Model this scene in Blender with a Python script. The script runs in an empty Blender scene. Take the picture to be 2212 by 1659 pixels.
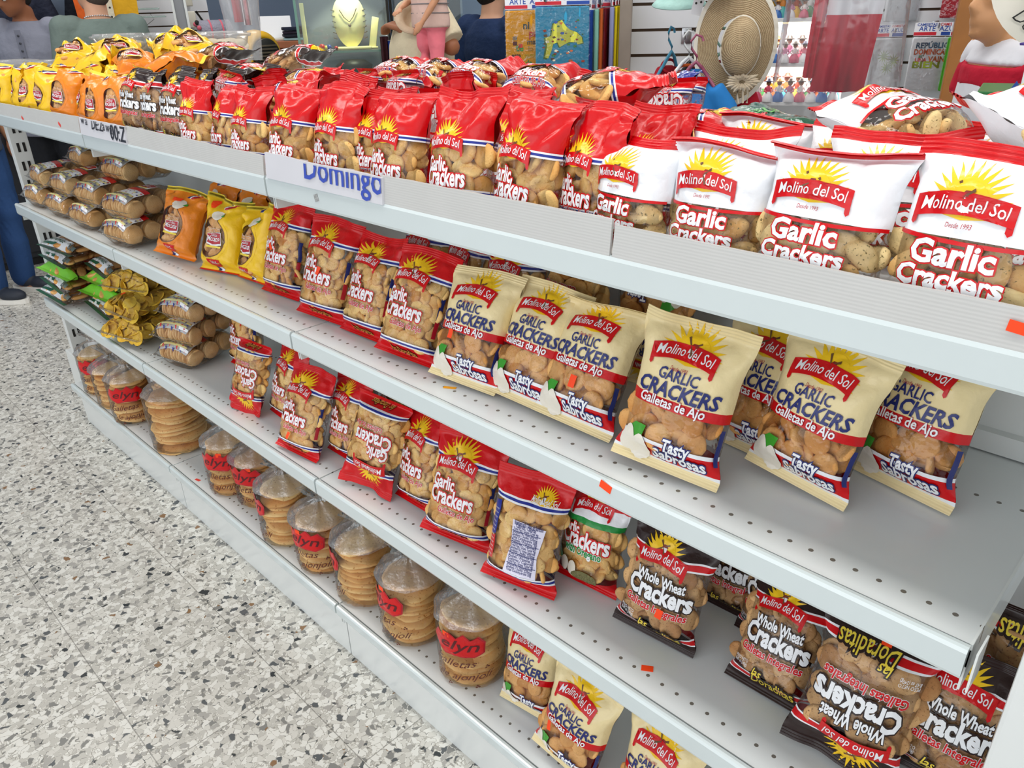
import bpy, bmesh, math, random
from mathutils import Vector, Matrix, noise
from mathutils.geometry import tessellate_polygon
from math import sin, cos, pi, radians as R
sc = bpy.context.scene
col = sc.collection

# ---------------------------------------------------------------- camera
cd = bpy.data.cameras.new('camera'); cam = bpy.data.objects.new('camera', cd); col.objects.link(cam)
cd.sensor_width = 36.0; cd.lens = 1661.1 / 2212 * 36.0; cd.clip_start = .05; cd.clip_end = 60
_yaw, _pit, _rol = -.7887, .4547, -.0291
_f = Vector((sin(_yaw)*cos(_pit), cos(_yaw)*cos(_pit), -sin(_pit))); _r = Vector((cos(_yaw), -sin(_yaw), 0)); _u = _r.cross(_f)
_r2 = cos(_rol)*_r + sin(_rol)*_u; _u2 = -sin(_rol)*_r + cos(_rol)*_u
cam.matrix_world = Matrix(((_r2.x, _u2.x, -_f.x, 1.3017), (_r2.y, _u2.y, -_f.y, -.6846), (_r2.z, _u2.z, -_f.z, 1.425), (0, 0, 0, 1)))
sc.camera = cam

# ---------------------------------------------------------------- world, lights, exposure
w = bpy.data.worlds.new('shop_daylight'); sc.world = w; w.use_nodes = True
w.node_tree.nodes['Background'].inputs[0].default_value = (.93, .96, 1.0, 1)
w.node_tree.nodes['Background'].inputs[1].default_value = .95
sc.view_settings.view_transform = 'Standard'; sc.view_settings.look = 'None'
sc.view_settings.exposure = 0.0; sc.view_settings.gamma = 1.0; sc.view_settings.use_curve_mapping = False
sc.cycles.transparent_max_bounces = 32; sc.cycles.max_bounces = 8; sc.cycles.diffuse_bounces = 4
sc.cycles.sample_clamp_indirect = 6; sc.cycles.caustics_reflective = False; sc.cycles.caustics_refractive = False
def area(name, loc, sx, sy, power, colr=(1, .98, .95), rot=(0, 0, 0)):
    l = bpy.data.lights.new(name, 'AREA'); l.shape = 'RECTANGLE'; l.size = sx; l.size_y = sy; l.energy = power; l.color = colr
    o = bpy.data.objects.new(name, l); col.objects.link(o); o.location = loc; o.rotation_euler = rot; return o
for i, (x, y) in enumerate([(-3.8, .6), (-2.2, -.3), (-.7, -.3), (.8, -.3), (2.3, -.3), (-3.4, 2.0), (-1.8, 1.9), (-.2, 1.5), (1.2, 1.4), (-.6, 2.7)]):
    area('ceiling_tube_light', (x, y, 2.88), 1.2, .30, 13, (1, .985, .95))
area('shopfront_daylight', (.4, -4.2, 1.7), 5.0, 2.4, 60, (.95, .98, 1), (R(78), 0, 0))

# ---------------------------------------------------------------- materials
def S(h):
    h = h.lstrip('#'); v = [int(h[i:i+2], 16)/255 for i in (0, 2, 4)]
    return tuple(c/12.92 if c <= .04045 else ((c+.055)/1.055)**2.4 for c in v) + (1,)
MATS = {}
def mat(name, hexcol=None, rough=.5, spec=.5, metal=0., coat=0., bump=None, vary=0., vscale=30., emit=0., alpha=None):
    """procedural Principled material, cached by name; bump=(scale, strength, distance)"""
    if name in MATS: return MATS[name]
    m = bpy.data.materials.new(name); m.use_nodes = True; nt = m.node_tree; N = nt.nodes; L = nt.links; b = N['Principled BSDF']
    c = S(hexcol); b.inputs['Base Color'].default_value = c; b.inputs['Roughness'].default_value = rough
    b.inputs['Specular IOR Level'].default_value = spec; b.inputs['Metallic'].default_value = metal
    b.inputs['Coat Weight'].default_value = coat; b.inputs['Coat Roughness'].default_value = .1
    if emit: b.inputs['Emission Color'].default_value = c; b.inputs['Emission Strength'].default_value = emit
    tc = None
    if vary or bump: tc = N.new('ShaderNodeTexCoord')
    if vary:
        n = N.new('ShaderNodeTexNoise'); n.inputs['Scale'].default_value = vscale; n.inputs['Detail'].default_value = 4
        L.new(tc.outputs['Object'], n.inputs['Vector'])
        h = N.new('ShaderNodeHueSaturation'); h.inputs['Color'].default_value = c
        mr = N.new('ShaderNodeMapRange'); mr.inputs[1].default_value = .3; mr.inputs[2].default_value = .7
        mr.inputs[3].default_value = 1-vary; mr.inputs[4].default_value = 1+vary
        L.new(n.outputs['Fac'], mr.inputs[0]); L.new(mr.outputs[0], h.inputs['Value']); L.new(h.outputs[0], b.inputs['Base Color'])
    if bump:
        n2 = N.new('ShaderNodeTexNoise'); n2.inputs['Scale'].default_value = bump[0]; n2.inputs['Detail'].default_value = 3
        L.new(tc.outputs['Object'], n2.inputs['Vector']); bp = N.new('ShaderNodeBump')
        bp.inputs['Strength'].default_value = bump[1]; bp.inputs['Distance'].default_value = bump[2]
        L.new(n2.outputs['Fac'], bp.inputs['Height']); L.new(bp.outputs[0], b.inputs['Normal'])
    if alpha is not None: b.inputs['Alpha'].default_value = alpha
    MATS[name] = m; return m
def film(name, tint=(1, 1, 1), base=.03, amt=.70, rough=.09, haze=0., bumps=(55, .8)):
    """clear plastic film: mostly lets light through, glossy at grazing angles and along its wrinkles"""
    if name in MATS: return MATS[name]
    m = bpy.data.materials.new(name); m.use_nodes = True; nt = m.node_tree; N = nt.nodes; L = nt.links
    N.remove(N['Principled BSDF']); out = N['Material Output']
    tr = N.new('ShaderNodeBsdfTransparent'); tr.inputs[0].default_value = (*tint, 1)
    gl = N.new('ShaderNodeBsdfGlossy'); gl.inputs['Roughness'].default_value = rough
    tc = N.new('ShaderNodeTexCoord'); n = N.new('ShaderNodeTexNoise'); n.inputs['Scale'].default_value = bumps[0]; n.inputs['Detail'].default_value = 2
    L.new(tc.outputs['Object'], n.inputs['Vector']); bp = N.new('ShaderNodeBump'); bp.inputs['Strength'].default_value = bumps[1]; bp.inputs['Distance'].default_value = .006
    L.new(n.outputs['Fac'], bp.inputs['Height']); L.new(bp.outputs[0], gl.inputs['Normal'])
    lw = N.new('ShaderNodeLayerWeight'); lw.inputs[0].default_value = .22; L.new(bp.outputs[0], lw.inputs['Normal'])
    mu = N.new('ShaderNodeMath'); mu.operation = 'MULTIPLY_ADD'; mu.inputs[1].default_value = amt; mu.inputs[2].default_value = base; mu.use_clamp = True
    L.new(lw.outputs['Fresnel'], mu.inputs[0]); mx = N.new('ShaderNodeMixShader')
    L.new(mu.outputs[0], mx.inputs[0]); L.new(tr.outputs[0], mx.inputs[1]); L.new(gl.outputs[0], mx.inputs[2]); last = mx
    if haze:
        df = N.new('ShaderNodeBsdfDiffuse'); df.inputs[0].default_value = (.85, .86, .88, 1); m2 = N.new('ShaderNodeMixShader'); m2.inputs[0].default_value = haze
        L.new(mx.outputs[0], m2.inputs[1]); L.new(df.outputs[0], m2.inputs[2]); last = m2
    L.new(last.outputs[0], out.inputs[0]); MATS[name] = m; return m
def ink(name, hexcol, rough=.34, coat=.2, bump=(60, .45, .004)): return mat('print_' + name, hexcol, rough, .28, 0, coat, bump)
def baked(name, c_lo, c_hi, c_spot, scale=26.):
    """oven-baked dough: mottled tan, browner patches, random tone per piece"""
    if name in MATS: return MATS[name]
    m = bpy.data.materials.new(name); m.use_nodes = True; nt = m.node_tree; N = nt.nodes; L = nt.links; b = N['Principled BSDF']
    b.inputs['Roughness'].default_value = .62; b.inputs['Specular IOR Level'].default_value = .3
    tc = N.new('ShaderNodeTexCoord'); oi = N.new('ShaderNodeObjectInfo'); ad = N.new('ShaderNodeVectorMath'); ad.operation = 'ADD'
    L.new(tc.outputs['Object'], ad.inputs[0]); L.new(oi.outputs['Random'], ad.inputs[1])
    n = N.new('ShaderNodeTexNoise'); n.inputs['Scale'].default_value = scale; n.inputs['Detail'].default_value = 5; L.new(ad.outputs[0], n.inputs['Vector'])
    mr = N.new('ShaderNodeMath'); mr.operation = 'MULTIPLY_ADD'; mr.inputs[1].default_value = .34; L.new(oi.outputs['Random'], mr.inputs[0]); L.new(n.outputs['Fac'], mr.inputs[2])
    cr = N.new('ShaderNodeValToRGB'); e = cr.color_ramp.elements; e[0].position = .36; e[0].color = S(c_lo); e[1].position = .92; e[1].color = S(c_hi)
    L.new(mr.outputs[0], cr.inputs[0])
    v = N.new('ShaderNodeTexNoise'); v.inputs['Scale'].default_value = scale*14; L.new(ad.outputs[0], v.inputs['Vector'])
    r2 = N.new('ShaderNodeValToRGB'); r2.color_ramp.elements[0].position = .62; r2.color_ramp.elements[1].position = .70; L.new(v.outputs['Fac'], r2.inputs[0])
    mx = N.new('ShaderNodeMix'); mx.data_type = 'RGBA'; L.new(r2.outputs[0], mx.inputs[0]); L.new(cr.outputs[0], mx.inputs[6]); mx.inputs[7].default_value = S(c_spot)
    L.new(mx.outputs[2], b.inputs['Base Color'])
    bp = N.new('ShaderNodeBump'); bp.inputs['Strength'].default_value = .4; bp.inputs['Distance'].default_value = .002; L.new(v.outputs['Fac'], bp.inputs['Height']); L.new(bp.outputs[0], b.inputs['Normal'])
    MATS[name] = m; return m

# ---------------------------------------------------------------- mesh helpers
class MB:
    """collects vertices and faces with a material slot per face; build() links them as ONE mesh object"""
    def __init__(s): s.v = []; s.f = []; s.m = []; s.mats = []
    def slot(s, m):
        if m not in s.mats: s.mats.append(m)
        return s.mats.index(m)
    def add(s, vs, fs, m):
        o = len(s.v); s.v += [tuple(p) for p in vs]; k = s.slot(m)
        for f in fs: s.f.append([i+o for i in f]); s.m.append(k)
        return s
    def mesh(s, name, smooth=True, weld=False):
        me = bpy.data.meshes.new(name); me.from_pydata(s.v, [], s.f)
        for m in s.mats: me.materials.append(m)
        me.polygons.foreach_set('material_index', s.m)
        if weld:
            b = bmesh.new(); b.from_mesh(me); bmesh.ops.remove_doubles(b, verts=b.verts[:], dist=2e-5); b.to_mesh(me); b.free()
        if smooth: me.polygons.foreach_set('use_smooth', [True]*len(me.polygons))
        me.update(); return me
    def build(s, name, parent=None, smooth=True, loc=None, rot=None):
        return link(name, s.mesh(name, smooth), parent, loc, rot)
    # shapes
    def box(s, x0, x1, y0, y1, z0, z1, m):
        vs = [(x, y, z) for z in (z0, z1) for y in (y0, y1) for x in (x0, x1)]
        return s.add(vs, [(0, 2, 3, 1), (4, 5, 7, 6), (0, 1, 5, 4), (2, 6, 7, 3), (0, 4, 6, 2), (1, 3, 7, 5)], m)
    def bbox(s, x0, x1, y0, y1, z0, z1, m, b=.004):
        """box with bevelled edges"""
        bm = bmesh.new(); bmesh.ops.create_cube(bm, size=1)
        for v in bm.verts: v.co = Vector(((x0+x1)/2+v.co.x*(x1-x0), (y0+y1)/2+v.co.y*(y1-y0), (z0+z1)/2+v.co.z*(z1-z0)))
        bmesh.ops.bevel(bm, geom=list(bm.edges), offset=b, segments=2, affect='EDGES', profile=.6)
        return s.bm(bm, m)
    def bm(s, bm, m, free=True):
        bm.verts.index_update(); s.add([v.co for v in bm.verts], [[v.index for v in f.verts] for f in bm.faces], m)
        if free: bm.free()
        return s
    def tube(s, pts, r, m, n=8, caps=True):
        pts = [Vector(p) for p in pts]; rs = r if isinstance(r, (list, tuple)) else [r]*len(pts); vs = []; fs = []; ref = Vector((0, 0, 1))
        for i, p in enumerate(pts):
            t = (pts[min(i+1, len(pts)-1)]-pts[max(i-1, 0)]).normalized()
            a = t.cross(ref)
            if a.length < .05: a = t.cross(Vector((1, 0, 0)))
            a.normalize(); b = t.cross(a)
            for k in range(n): q = 2*pi*k/n; vs.append(p+(a*cos(q)+b*sin(q))*rs[i])
        for i in range(len(pts)-1):
            for k in range(n): fs.append((i*n+k, i*n+(k+1) % n, (i+1)*n+(k+1) % n, (i+1)*n+k))
        if caps: fs.append(list(range(n))); fs.append(list(range((len(pts)-1)*n, len(pts)*n))[::-1])
        return s.add(vs, fs, m)
    def lathe(s, prof, m, n=20, c=(0, 0, 0), fn=None):
        vs = []; fs = []
        for r, z in prof:
            for k in range(n):
                a = 2*pi*k/n; p = Vector((r*cos(a), r*sin(a), z))
                if fn: p = fn(p, a)
                vs.append(p+Vector(c))
        for i in range(len(prof)-1):
            for k in range(n): fs.append((i*n+k, i*n+(k+1) % n, (i+1)*n+(k+1) % n, (i+1)*n+k))
        return s.add(vs, fs, m)
    def grid(s, P, nu, nv, m, flip=False):
        vs = [P(i/nu, j/nv) for j in range(nv+1) for i in range(nu+1)]; fs = []
        for j in range(nv):
            for i in range(nu):
                a = j*(nu+1)+i; q = (a, a+1, a+nu+2, a+nu+1); fs.append(q[::-1] if flip else q)
        return s.add(vs, fs, m)
    def ball(s, c, r, m, n=12, k=8):
        rr = r if isinstance(r, (list, tuple)) else (r, r, r); c = Vector(c)
        return s.grid(lambda a, b: c+Vector((rr[0]*cos(2*pi*a)*sin(pi*b), rr[1]*sin(2*pi*a)*sin(pi*b), -rr[2]*cos(pi*b))), n, k, m)
def link(name, me, parent=None, loc=None, rot=None):
    o = bpy.data.objects.new(name, me); col.objects.link(o)
    if parent is not None: o.parent = parent
    if loc is not None: o.location = loc
    if rot is not None: o.rotation_euler = rot
    return o
def tag(o, label, cat, group=None, kind=None):
    o['label'] = label; o['category'] = cat
    if group: o['group'] = group
    if kind: o['kind'] = kind
    return o
def thing(name, label, cat, loc=(0, 0, 0), rz=0., group=None):
    o = bpy.data.objects.new(name, None); col.objects.link(o); o.empty_display_size = .05
    o.location = loc; o.rotation_euler = (0, 0, rz); return tag(o, label, cat, group)
def struct(name, mb, smooth=False):
    o = mb.build(name, None, smooth); o['kind'] = 'structure'; return o
def ss(a, b, x):
    t = min(1., max(0., (x-a)/(b-a))); return t*t*(3-2*t)

# ---------------------------------------------------------------- lettering: outlines of words as flat triangles
_TX = {}
def text_tris(s, bold=0., shear=0., space=1.):
    """flat triangles of a word at cap height about .72; x centred on 0, baseline at 0"""
    k = (s, bold, shear, space)
    if k in _TX: return _TX[k]
    cu = bpy.data.curves.new('word', 'FONT'); cu.body = s; cu.size = 1; cu.offset = bold; cu.shear = shear; cu.space_character = space
    cu.resolution_u = 2; cu.align_x = 'CENTER'; cu.fill_mode = 'FRONT'
    ob = bpy.data.objects.new('word', cu); col.objects.link(ob); dg = bpy.context.evaluated_depsgraph_get(); dg.update()
    me = bpy.data.meshes.new_from_object(ob.evaluated_get(dg)); me.calc_loop_triangles()
    V = [Vector((v.co.x, v.co.y)) for v in me.vertices]; T = [tuple(t.vertices) for t in me.loop_triangles]
    bpy.data.objects.remove(ob); bpy.data.curves.remove(cu); bpy.data.meshes.remove(me)
    x0 = min([v.x for v in V] or [0]); x1 = max([v.x for v in V] or [1])
    _TX[k] = (V, T, x1-x0); return _TX[k]
def fit_text(s, width=None, height=None, bold=0., shear=0., wref=0.):
    """2-D points and triangles scaled to a width (and optional letter height)"""
    V, T, wd = text_tris(s, bold, shear); wn = text_tris(s, wref, shear)[2]
    kx = width/wn if width else height/.72; ky = height/.72 if height else kx
    return [Vector((v.x*kx, v.y*ky)) for v in V], T
def split_tris(V, T, L):
    """bisects long edges so that flat artwork can follow a bulging surface"""
    V = list(V); out = []; st = list(T); mid = {}
    while st:
        a, b, c = st.pop(); e = [((V[a]-V[b]).length, a, b, c), ((V[b]-V[c]).length, b, c, a), ((V[c]-V[a]).length, c, a, b)]
        l, p, q, o = max(e)
        if l <= L: out.append((a, b, c)); continue
        k = (min(p, q), max(p, q))
        if k not in mid: mid[k] = len(V); V.append((V[p]+V[q])/2)
        n = mid[k]; st.append((p, n, o)); st.append((n, q, o))
    return V, out
def clip_tris(V, T, ymax=None, xmax=None):
    """cuts artwork off at an upper or a right-hand edge"""
    bm = bmesh.new(); vs = [bm.verts.new((v.x, v.y, 0)) for v in V]
    for t in T:
        try: bm.faces.new([vs[i] for i in t])
        except ValueError: pass
    for co, no in (((0, ymax, 0), (0, 1, 0)), ((xmax, 0, 0), (1, 0, 0))):
        if co[0] is None or co[1] is None: continue
        bmesh.ops.bisect_plane(bm, geom=bm.verts[:]+bm.edges[:]+bm.faces[:], plane_co=co, plane_no=no, clear_outer=True)
    bmesh.ops.triangulate(bm, faces=bm.faces[:]); bm.verts.index_update()
    r = [Vector((v.co.x, v.co.y)) for v in bm.verts], [tuple(v.index for v in f.verts) for f in bm.faces]; bm.free(); return r
def poly_tris(pts):
    V = [Vector(p) for p in pts]; return V, [tuple(t) for t in tessellate_polygon([[Vector((p.x, p.y, 0)) for p in V]])]
# ---------------------------------------------------------------- the room
def terrazzo():
    m = bpy.data.materials.new('terrazzo'); m.use_nodes = True; nt = m.node_tree; N = nt.nodes; L = nt.links; b = N['Principled BSDF']
    b.inputs['Roughness'].default_value = .22; b.inputs['Specular IOR Level'].default_value = .45
    tc = N.new('ShaderNodeTexCoord'); co = tc.outputs['Object']
    wn = N.new('ShaderNodeTexNoise'); wn.inputs['Scale'].default_value = 45; L.new(co, wn.inputs['Vector'])
    wa = N.new('ShaderNodeMix'); wa.data_type = 'RGBA'; wa.blend_type = 'LINEAR_LIGHT'; wa.inputs[0].default_value = .012
    L.new(co, wa.inputs[6]); L.new(wn.outputs['Color'], wa.inputs[7])
    def vor(feature, scale):
        v = N.new('ShaderNodeTexVoronoi'); v.voronoi_dimensions = '2D'; v.feature = feature; v.inputs['Scale'].default_value = scale
        v.inputs['Randomness'].default_value = 1; L.new(wa.outputs[2], v.inputs['Vector']); return v
    def ramp(src, stops, const=False):
        r = N.new('ShaderNodeValToRGB'); r.color_ramp.interpolation = 'CONSTANT' if const else 'LINEAR'; e = r.color_ramp.elements
        while len(e) < len(stops): e.new(.5)
        for q, (p, c) in zip(e, stops): q.position = p; q.color = S(c)
        L.new(src, r.inputs[0]); return r
    def layer(scale, edge):
        v = vor('F1', scale); d = vor('DISTANCE_TO_EDGE', scale); sp = N.new('ShaderNodeSeparateColor'); L.new(v.outputs['Color'], sp.inputs[0])
        c = ramp(sp.outputs[0], [(0, '#dedcd5'), (.30, '#d0cdc5'), (.55, '#bfbcb4'), (.80, '#a8a59f'), (.89, '#84837f'), (.955, '#5b5e60'), (.982, '#3a3d3f'), (.995, '#8a6a4c')], True)
        k = ramp(d.outputs['Distance'], [(edge, '#000000'), (edge+.03, '#ffffff')])
        # chip only where a second random channel allows it, so that some cement stays open
        return c, k, sp
    c1, k1, s1 = layer(72, .045); c2, k2, s2 = layer(150, .05)
    op = N.new('ShaderNodeMath'); op.operation = 'GREATER_THAN'; op.inputs[1].default_value = .24; L.new(s1.outputs[1], op.inputs[0])
    mu = N.new('ShaderNodeMath'); mu.operation = 'MULTIPLY'; L.new(k1.outputs[0], mu.inputs[0]); L.new(op.outputs[0], mu.inputs[1])
    cem = N.new('ShaderNodeTexNoise'); cem.inputs['Scale'].default_value = 3; L.new(co, cem.inputs['Vector'])
    cr = ramp(cem.outputs['Fac'], [(.3, '#8d897f'), (.7, '#9f9b91')])
    m1 = N.new('ShaderNodeMix'); m1.data_type = 'RGBA'; L.new(k2.outputs[0], m1.inputs[0]); L.new(cr.outputs[0], m1.inputs[6]); L.new(c2.outputs[0], m1.inputs[7])
    m2 = N.new('ShaderNodeMix'); m2.data_type = 'RGBA'; L.new(mu.outputs[0], m2.inputs[0]); L.new(m1.outputs[2], m2.inputs[6]); L.new(c1.outputs[0], m2.inputs[7])
    # tile joints every 0.305 m
    sx = N.new('ShaderNodeSeparateXYZ'); L.new(co, sx.inputs[0]); prev = m2.outputs[2]
    for ax, off in ((0, .03), (1, .138)):
        a = N.new('ShaderNodeMath'); a.operation = 'ADD'; a.inputs[1].default_value = off+30.5; L.new(sx.outputs[ax], a.inputs[0])
        p = N.new('ShaderNodeMath'); p.operation = 'PINGPONG'; p.inputs[1].default_value = .1525; L.new(a.outputs[0], p.inputs[0])
        lt = N.new('ShaderNodeMath'); lt.operation = 'LESS_THAN'; lt.inputs[1].default_value = .0012; L.new(p.outputs[0], lt.inputs[0])
        q = N.new('ShaderNodeMath'); q.operation = 'MULTIPLY'; q.inputs[1].default_value = .6; L.new(lt.outputs[0], q.inputs[0])
        mm = N.new('ShaderNodeMix'); mm.data_type = 'RGBA'; L.new(q.outputs[0], mm.inputs[0]); L.new(prev, mm.inputs[6]); mm.inputs[7].default_value = S('#6d6a64'); prev = mm.outputs[2]
    L.new(prev, b.inputs['Base Color']); return m
WALLGREY = mat('paint_blue_grey', '#6f7d92', .7, .3, vary=.03, vscale=2)
struct('floor', MB().box(-4.9, 4.5, -4.6, 4.7, -.05, 0, terrazzo()))
struct('wall_left', MB().box(-4.9, -4.8, -4.6, 6.2, 0, 3, WALLGREY))
struct('wall_back', MB().box(-4.8, 4.5, 4.6, 4.7, 0, 3, mat('paint_pale_blue', '#a9bfd6', .7, .3, vary=.03, vscale=2)))
struct('ceiling', MB().box(-4.9, 4.5, -1.8, 4.7, 3, 3.05, mat('ceiling_white', '#e9e8e4', .8, .2, vary=.03, vscale=3)))

# ---------------------------------------------------------------- the shelving
ZA, ZB, ZC, ZD = 1.166, .863, .52, .169
WHITE = mat('white_enamel', '#dfe3e2', .30, .5, coat=.3, vary=.02, vscale=6)
RAILW = mat('white_rail', '#cdd7d8', .16, .5, coat=.5, vary=.02, vscale=8)
def deck_mat():
    """white enamel with a punched row of holes 25.4 mm apart near the front and the back edge"""
    m = bpy.data.materials.new('white_punched_deck'); m.use_nodes = True; nt = m.node_tree; N = nt.nodes; L = nt.links; b = N['Principled BSDF']
    b.inputs['Roughness'].default_value = .34; b.inputs['Coat Weight'].default_value = .2
    tc = N.new('ShaderNodeTexCoord'); sx = N.new('ShaderNodeSeparateXYZ'); L.new(tc.outputs['Object'], sx.inputs[0])
    def M(op, a, bb=None, c=None):
        n = N.new('ShaderNodeMath'); n.operation = op
        for i, v in enumerate((a, bb, c)):
            if v is None: continue
            if isinstance(v, (int, float)): n.inputs[i].default_value = v
            else: L.new(v, n.inputs[i])
        return n.outputs[0]
    px = M('PINGPONG', M('ADD', sx.outputs[0], 25.4), .0127)
    dx = M('SUBTRACT', px, .0); masks = []
    for y0 in (.046, .288):
        dy = M('SUBTRACT', sx.outputs[1], y0); d2 = M('ADD', M('MULTIPLY', dx, dx), M('MULTIPLY', dy, dy)); masks.append(M('LESS_THAN', d2, .0030**2))
    mk = M('MAXIMUM', masks[0], masks[1])
    n = N.new('ShaderNodeTexNoise'); n.inputs['Scale'].default_value = 7; L.new(tc.outputs['Object'], n.inputs['Vector'])
    cr = N.new('ShaderNodeValToRGB'); cr.color_ramp.elements[0].color = S('#d3d8d9'); cr.color_ramp.elements[1].color = S('#dfe3e3'); L.new(n.outputs['Fac'], cr.inputs[0])
    mx = N.new('ShaderNodeMix'); mx.data_type = 'RGBA'; L.new(mk, mx.inputs[0]); L.new(cr.outputs[0], mx.inputs[6]); mx.inputs[7].default_value = S('#6b665e')
    L.new(mx.outputs[2], b.inputs['Base Color']); return m
DECK = deck_mat(); DARK = mat('slot_shade_and_black', '#2c2b2a', .8, .2); SEAM = mat('seam_grey', '#8d918f', .5, .4, vary=.02)  # DARK: shade inside slots put into colour; plain black on cable, plinth, dots
gon = thing('gondola_shelf', 'long white metal gondola shelf with four tiers of packaged crackers', 'shelf')
def rail(x0, x1, z, h, parent):
    pr = [(0, z-h), (-.0015, z-h+.004), (-.0015, z-.004), (.0005, z), (.004, z+.0012), (.009, z+.0005), (.010, z-.006), (.006, z-h)]
    mb = MB(); n = len(pr); vs = [(x, y, q) for x in (x0, x1) for y, q in pr]
    mb.add(vs, [(k, (k+1) % n, n+(k+1) % n, n+k) for k in range(n)]+[list(range(n))[::-1], list(range(n, 2*n))], RAILW)
    return mb.build('price_rail', parent, False)
def shelf(x0, x1, z, depth, h=.036, y1=None):
    d = MB().box(x0+.002, x1-.002, .013, depth, z-.022, z-.0015, DECK)
    d.box(x0+.002, x1-.002, .012, .0135, z-.03, z-.008, SEAM)
    s = d.build('shelf_deck', gon, False); rail(x0+.0032, x1-.0032, z, h, s)
    # white end brackets that carry the deck
    for x in (x0+.0035, x1-.0035):
        MB().box(x-.0012, x+.0012, .012, depth, z-.06, z-.001, WHITE).build('bracket', s, False)
for x0, x1 in ((-1.80, -.914), (-.914, 0), (0, 1.222)):
    shelf(x0 if x0 > -1.7 else -2.08, x1, ZA, .86); shelf(x0, x1, ZB, .42); shelf(x0, x1, ZC, .42); shelf(x0, x1, ZD, .42, .026)
    kb = MB().box(x0+.002, x1-.002, .022, .034, 0.0, ZD-.026, WHITE).build('kick_plate', gon, False)
    b = MB()
    for z0, z1 in ((.17, ZC-.02), (ZC, ZB-.02), (ZB, ZA-.02)): b.box(x0+.003, x1-.003, .42, .43, z0, z1, WHITE).box(x0+.003, x1-.003, .404, .42, z0+.001, z0+.030, WHITE)
    b.build('back_panel', gon, False)
shelf(1.222, 2.3, ZA, .86); shelf(1.222, 2.3, ZC, .42)
MB().box(1.225, 2.3, .42, .43, .17, ZA-.02, WHITE).build('back_panel', gon, False)
MB().bbox(-2.06, -1.805, .075, .42, 0, .215, WHITE, .004).build('end_base', gon, False)
for x in (-1.80, -.914, 0, 1.222):
    u = MB().bbox(x-.016, x+.016, .425, .465, 0, 1.30 if x > -1.7 else 1.15, WHITE, .002)
    up = u.build('upright', gon, False); s = MB(); z = .22
    while z < 1.12:
        for dx in (-.006, .006): MB().box(x+dx-.002, x+dx+.002, .4235, .426, z, z+.022, DARK).build('slot', up, False) if x > 1.2 else None
        z += .05
u = MB().bbox(-1.838, -1.806, .045, .10, 0, 1.144, WHITE, .002).build('upright', gon, False); s = MB(); z = .22
while z < 1.12:
    for dy in (-.009, .009): MB().box(-1.8065, -1.8045, .073+dy-.004, .073+dy+.004, z, z+.03, DARK).build('slot', u, False)
    z += .062
# pole of the next bay, standing just past the end of the second tier
MB().bbox(1.259, 1.34, .0, .05, 0, 1.14, WHITE, .004).build('end_post', gon, False)
MB().box(1.2265, 1.2285, -.004, .03, ZB-.045, ZB+.004, WHITE).build('rail_end_cap', gon, False)

# corrugated plastic strips that keep the top-tier bags from sliding off
CARD = mat('corrugated_plastic', '#c0c0be', .42, .35, bump=(9, .2, .002), vary=.02, vscale=14)
CARDP = mat('corrugated_plastic_bright', '#ceced4', .40, .35, vary=.02, vscale=14)
def flute(m):
    """fine horizontal fluting of the twin-wall sheet"""
    nt = m.node_tree; N = nt.nodes; L = nt.links; tc = N.new('ShaderNodeTexCoord'); wv = N.new('ShaderNodeTexWave'); wv.bands_direction = 'Z'
    wv.inputs['Scale'].default_value = 90; wv.inputs['Distortion'].default_value = .6; L.new(tc.outputs['Object'], wv.inputs['Vector'])
    bp = N.new('ShaderNodeBump'); bp.inputs['Strength'].default_value = .07; bp.inputs['Distance'].default_value = .002
    L.new(wv.outputs['Fac'], bp.inputs['Height']); L.new(bp.outputs[0], N['Principled BSDF'].inputs['Normal'])
flute(CARD)
def board(x0, x1, h0, h1, label, m=CARD, y=.0005, lean=.004, z0=None, notch=0.):
    n = 24; vs = []; fs = []; rnd = random.Random(int(x0*999)); z0 = ZA-.001 if z0 is None else z0
    for i in range(n+1):
        t = i/n; x = x0+(x1-x0)*t; hh = h0+(h1-h0)*t+.0022*noise.noise(Vector((x*9, 1, 0)))+.001*noise.noise(Vector((x*40, 1, 0)))
        if notch and t > 1-1e-6: x -= 0
        for (yy, zz) in ((y, z0), (y+lean, z0+hh), (y+lean+.004, z0+hh), (y+.004, z0)): vs.append((x+(notch*(zz-z0)/hh if i == 0 else 0), yy, zz))
    for i in range(n):
        for k in range(4): a = i*4+k; c = i*4+(k+1) % 4; fs.append((a, a+4, c+4, c))
    fs += [(0, 1, 2, 3), (n*4+3, n*4+2, n*4+1, n*4)]
    o = MB().add(vs, fs, m).build('corrugated_board', None, False)
    return tag(o, label, 'board', 'corrugated boards along the top tier')
def on_board(o, s, x, z, width, height, colr, bold=0., shear=0., ymax=None, xmax=None, y=.0005, mirror=False):
    V, T = fit_text(s, width, height, bold, shear)
    if ymax or xmax: V, T = clip_tris(V, T, ymax, xmax)
    p = MB().add([(x+v.x, y-.0012+.08*max(0, v.y+z-ZA), z+v.y) for v in V], T, colr); return p.build('lettering', o, False)
board(-1.795, -.93, .034, .040, 'grey corrugated board before the yellow and orange cracker bags')
b = board(-.912, -.62, .041, .040, 'short white board with cut-off black handwritten figures', CARDP, y=-.0035)
MARK = mat('marker_black', '#2a2c36', .5, .3); BLUEP = mat('print_sign_blue', '#3a50b0', .4, .4, vary=.02)
for s_, x_, z_, h_ in (('w', -.885, .027, .022), ('a', -.86, .0255, .022), ('DE:Z', -.79, .018, .026), ('a', -.747, .021, .022), ('w', -.722, .020, .022), ('a', -.702, .016, .024), ('00:Z', -.664, .004, .036)):
    on_board(b, s_, x_, ZA+z_, None, h_, MARK, .01, .15, ymax=max(.004, .038-z_), y=-.0035)
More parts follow.
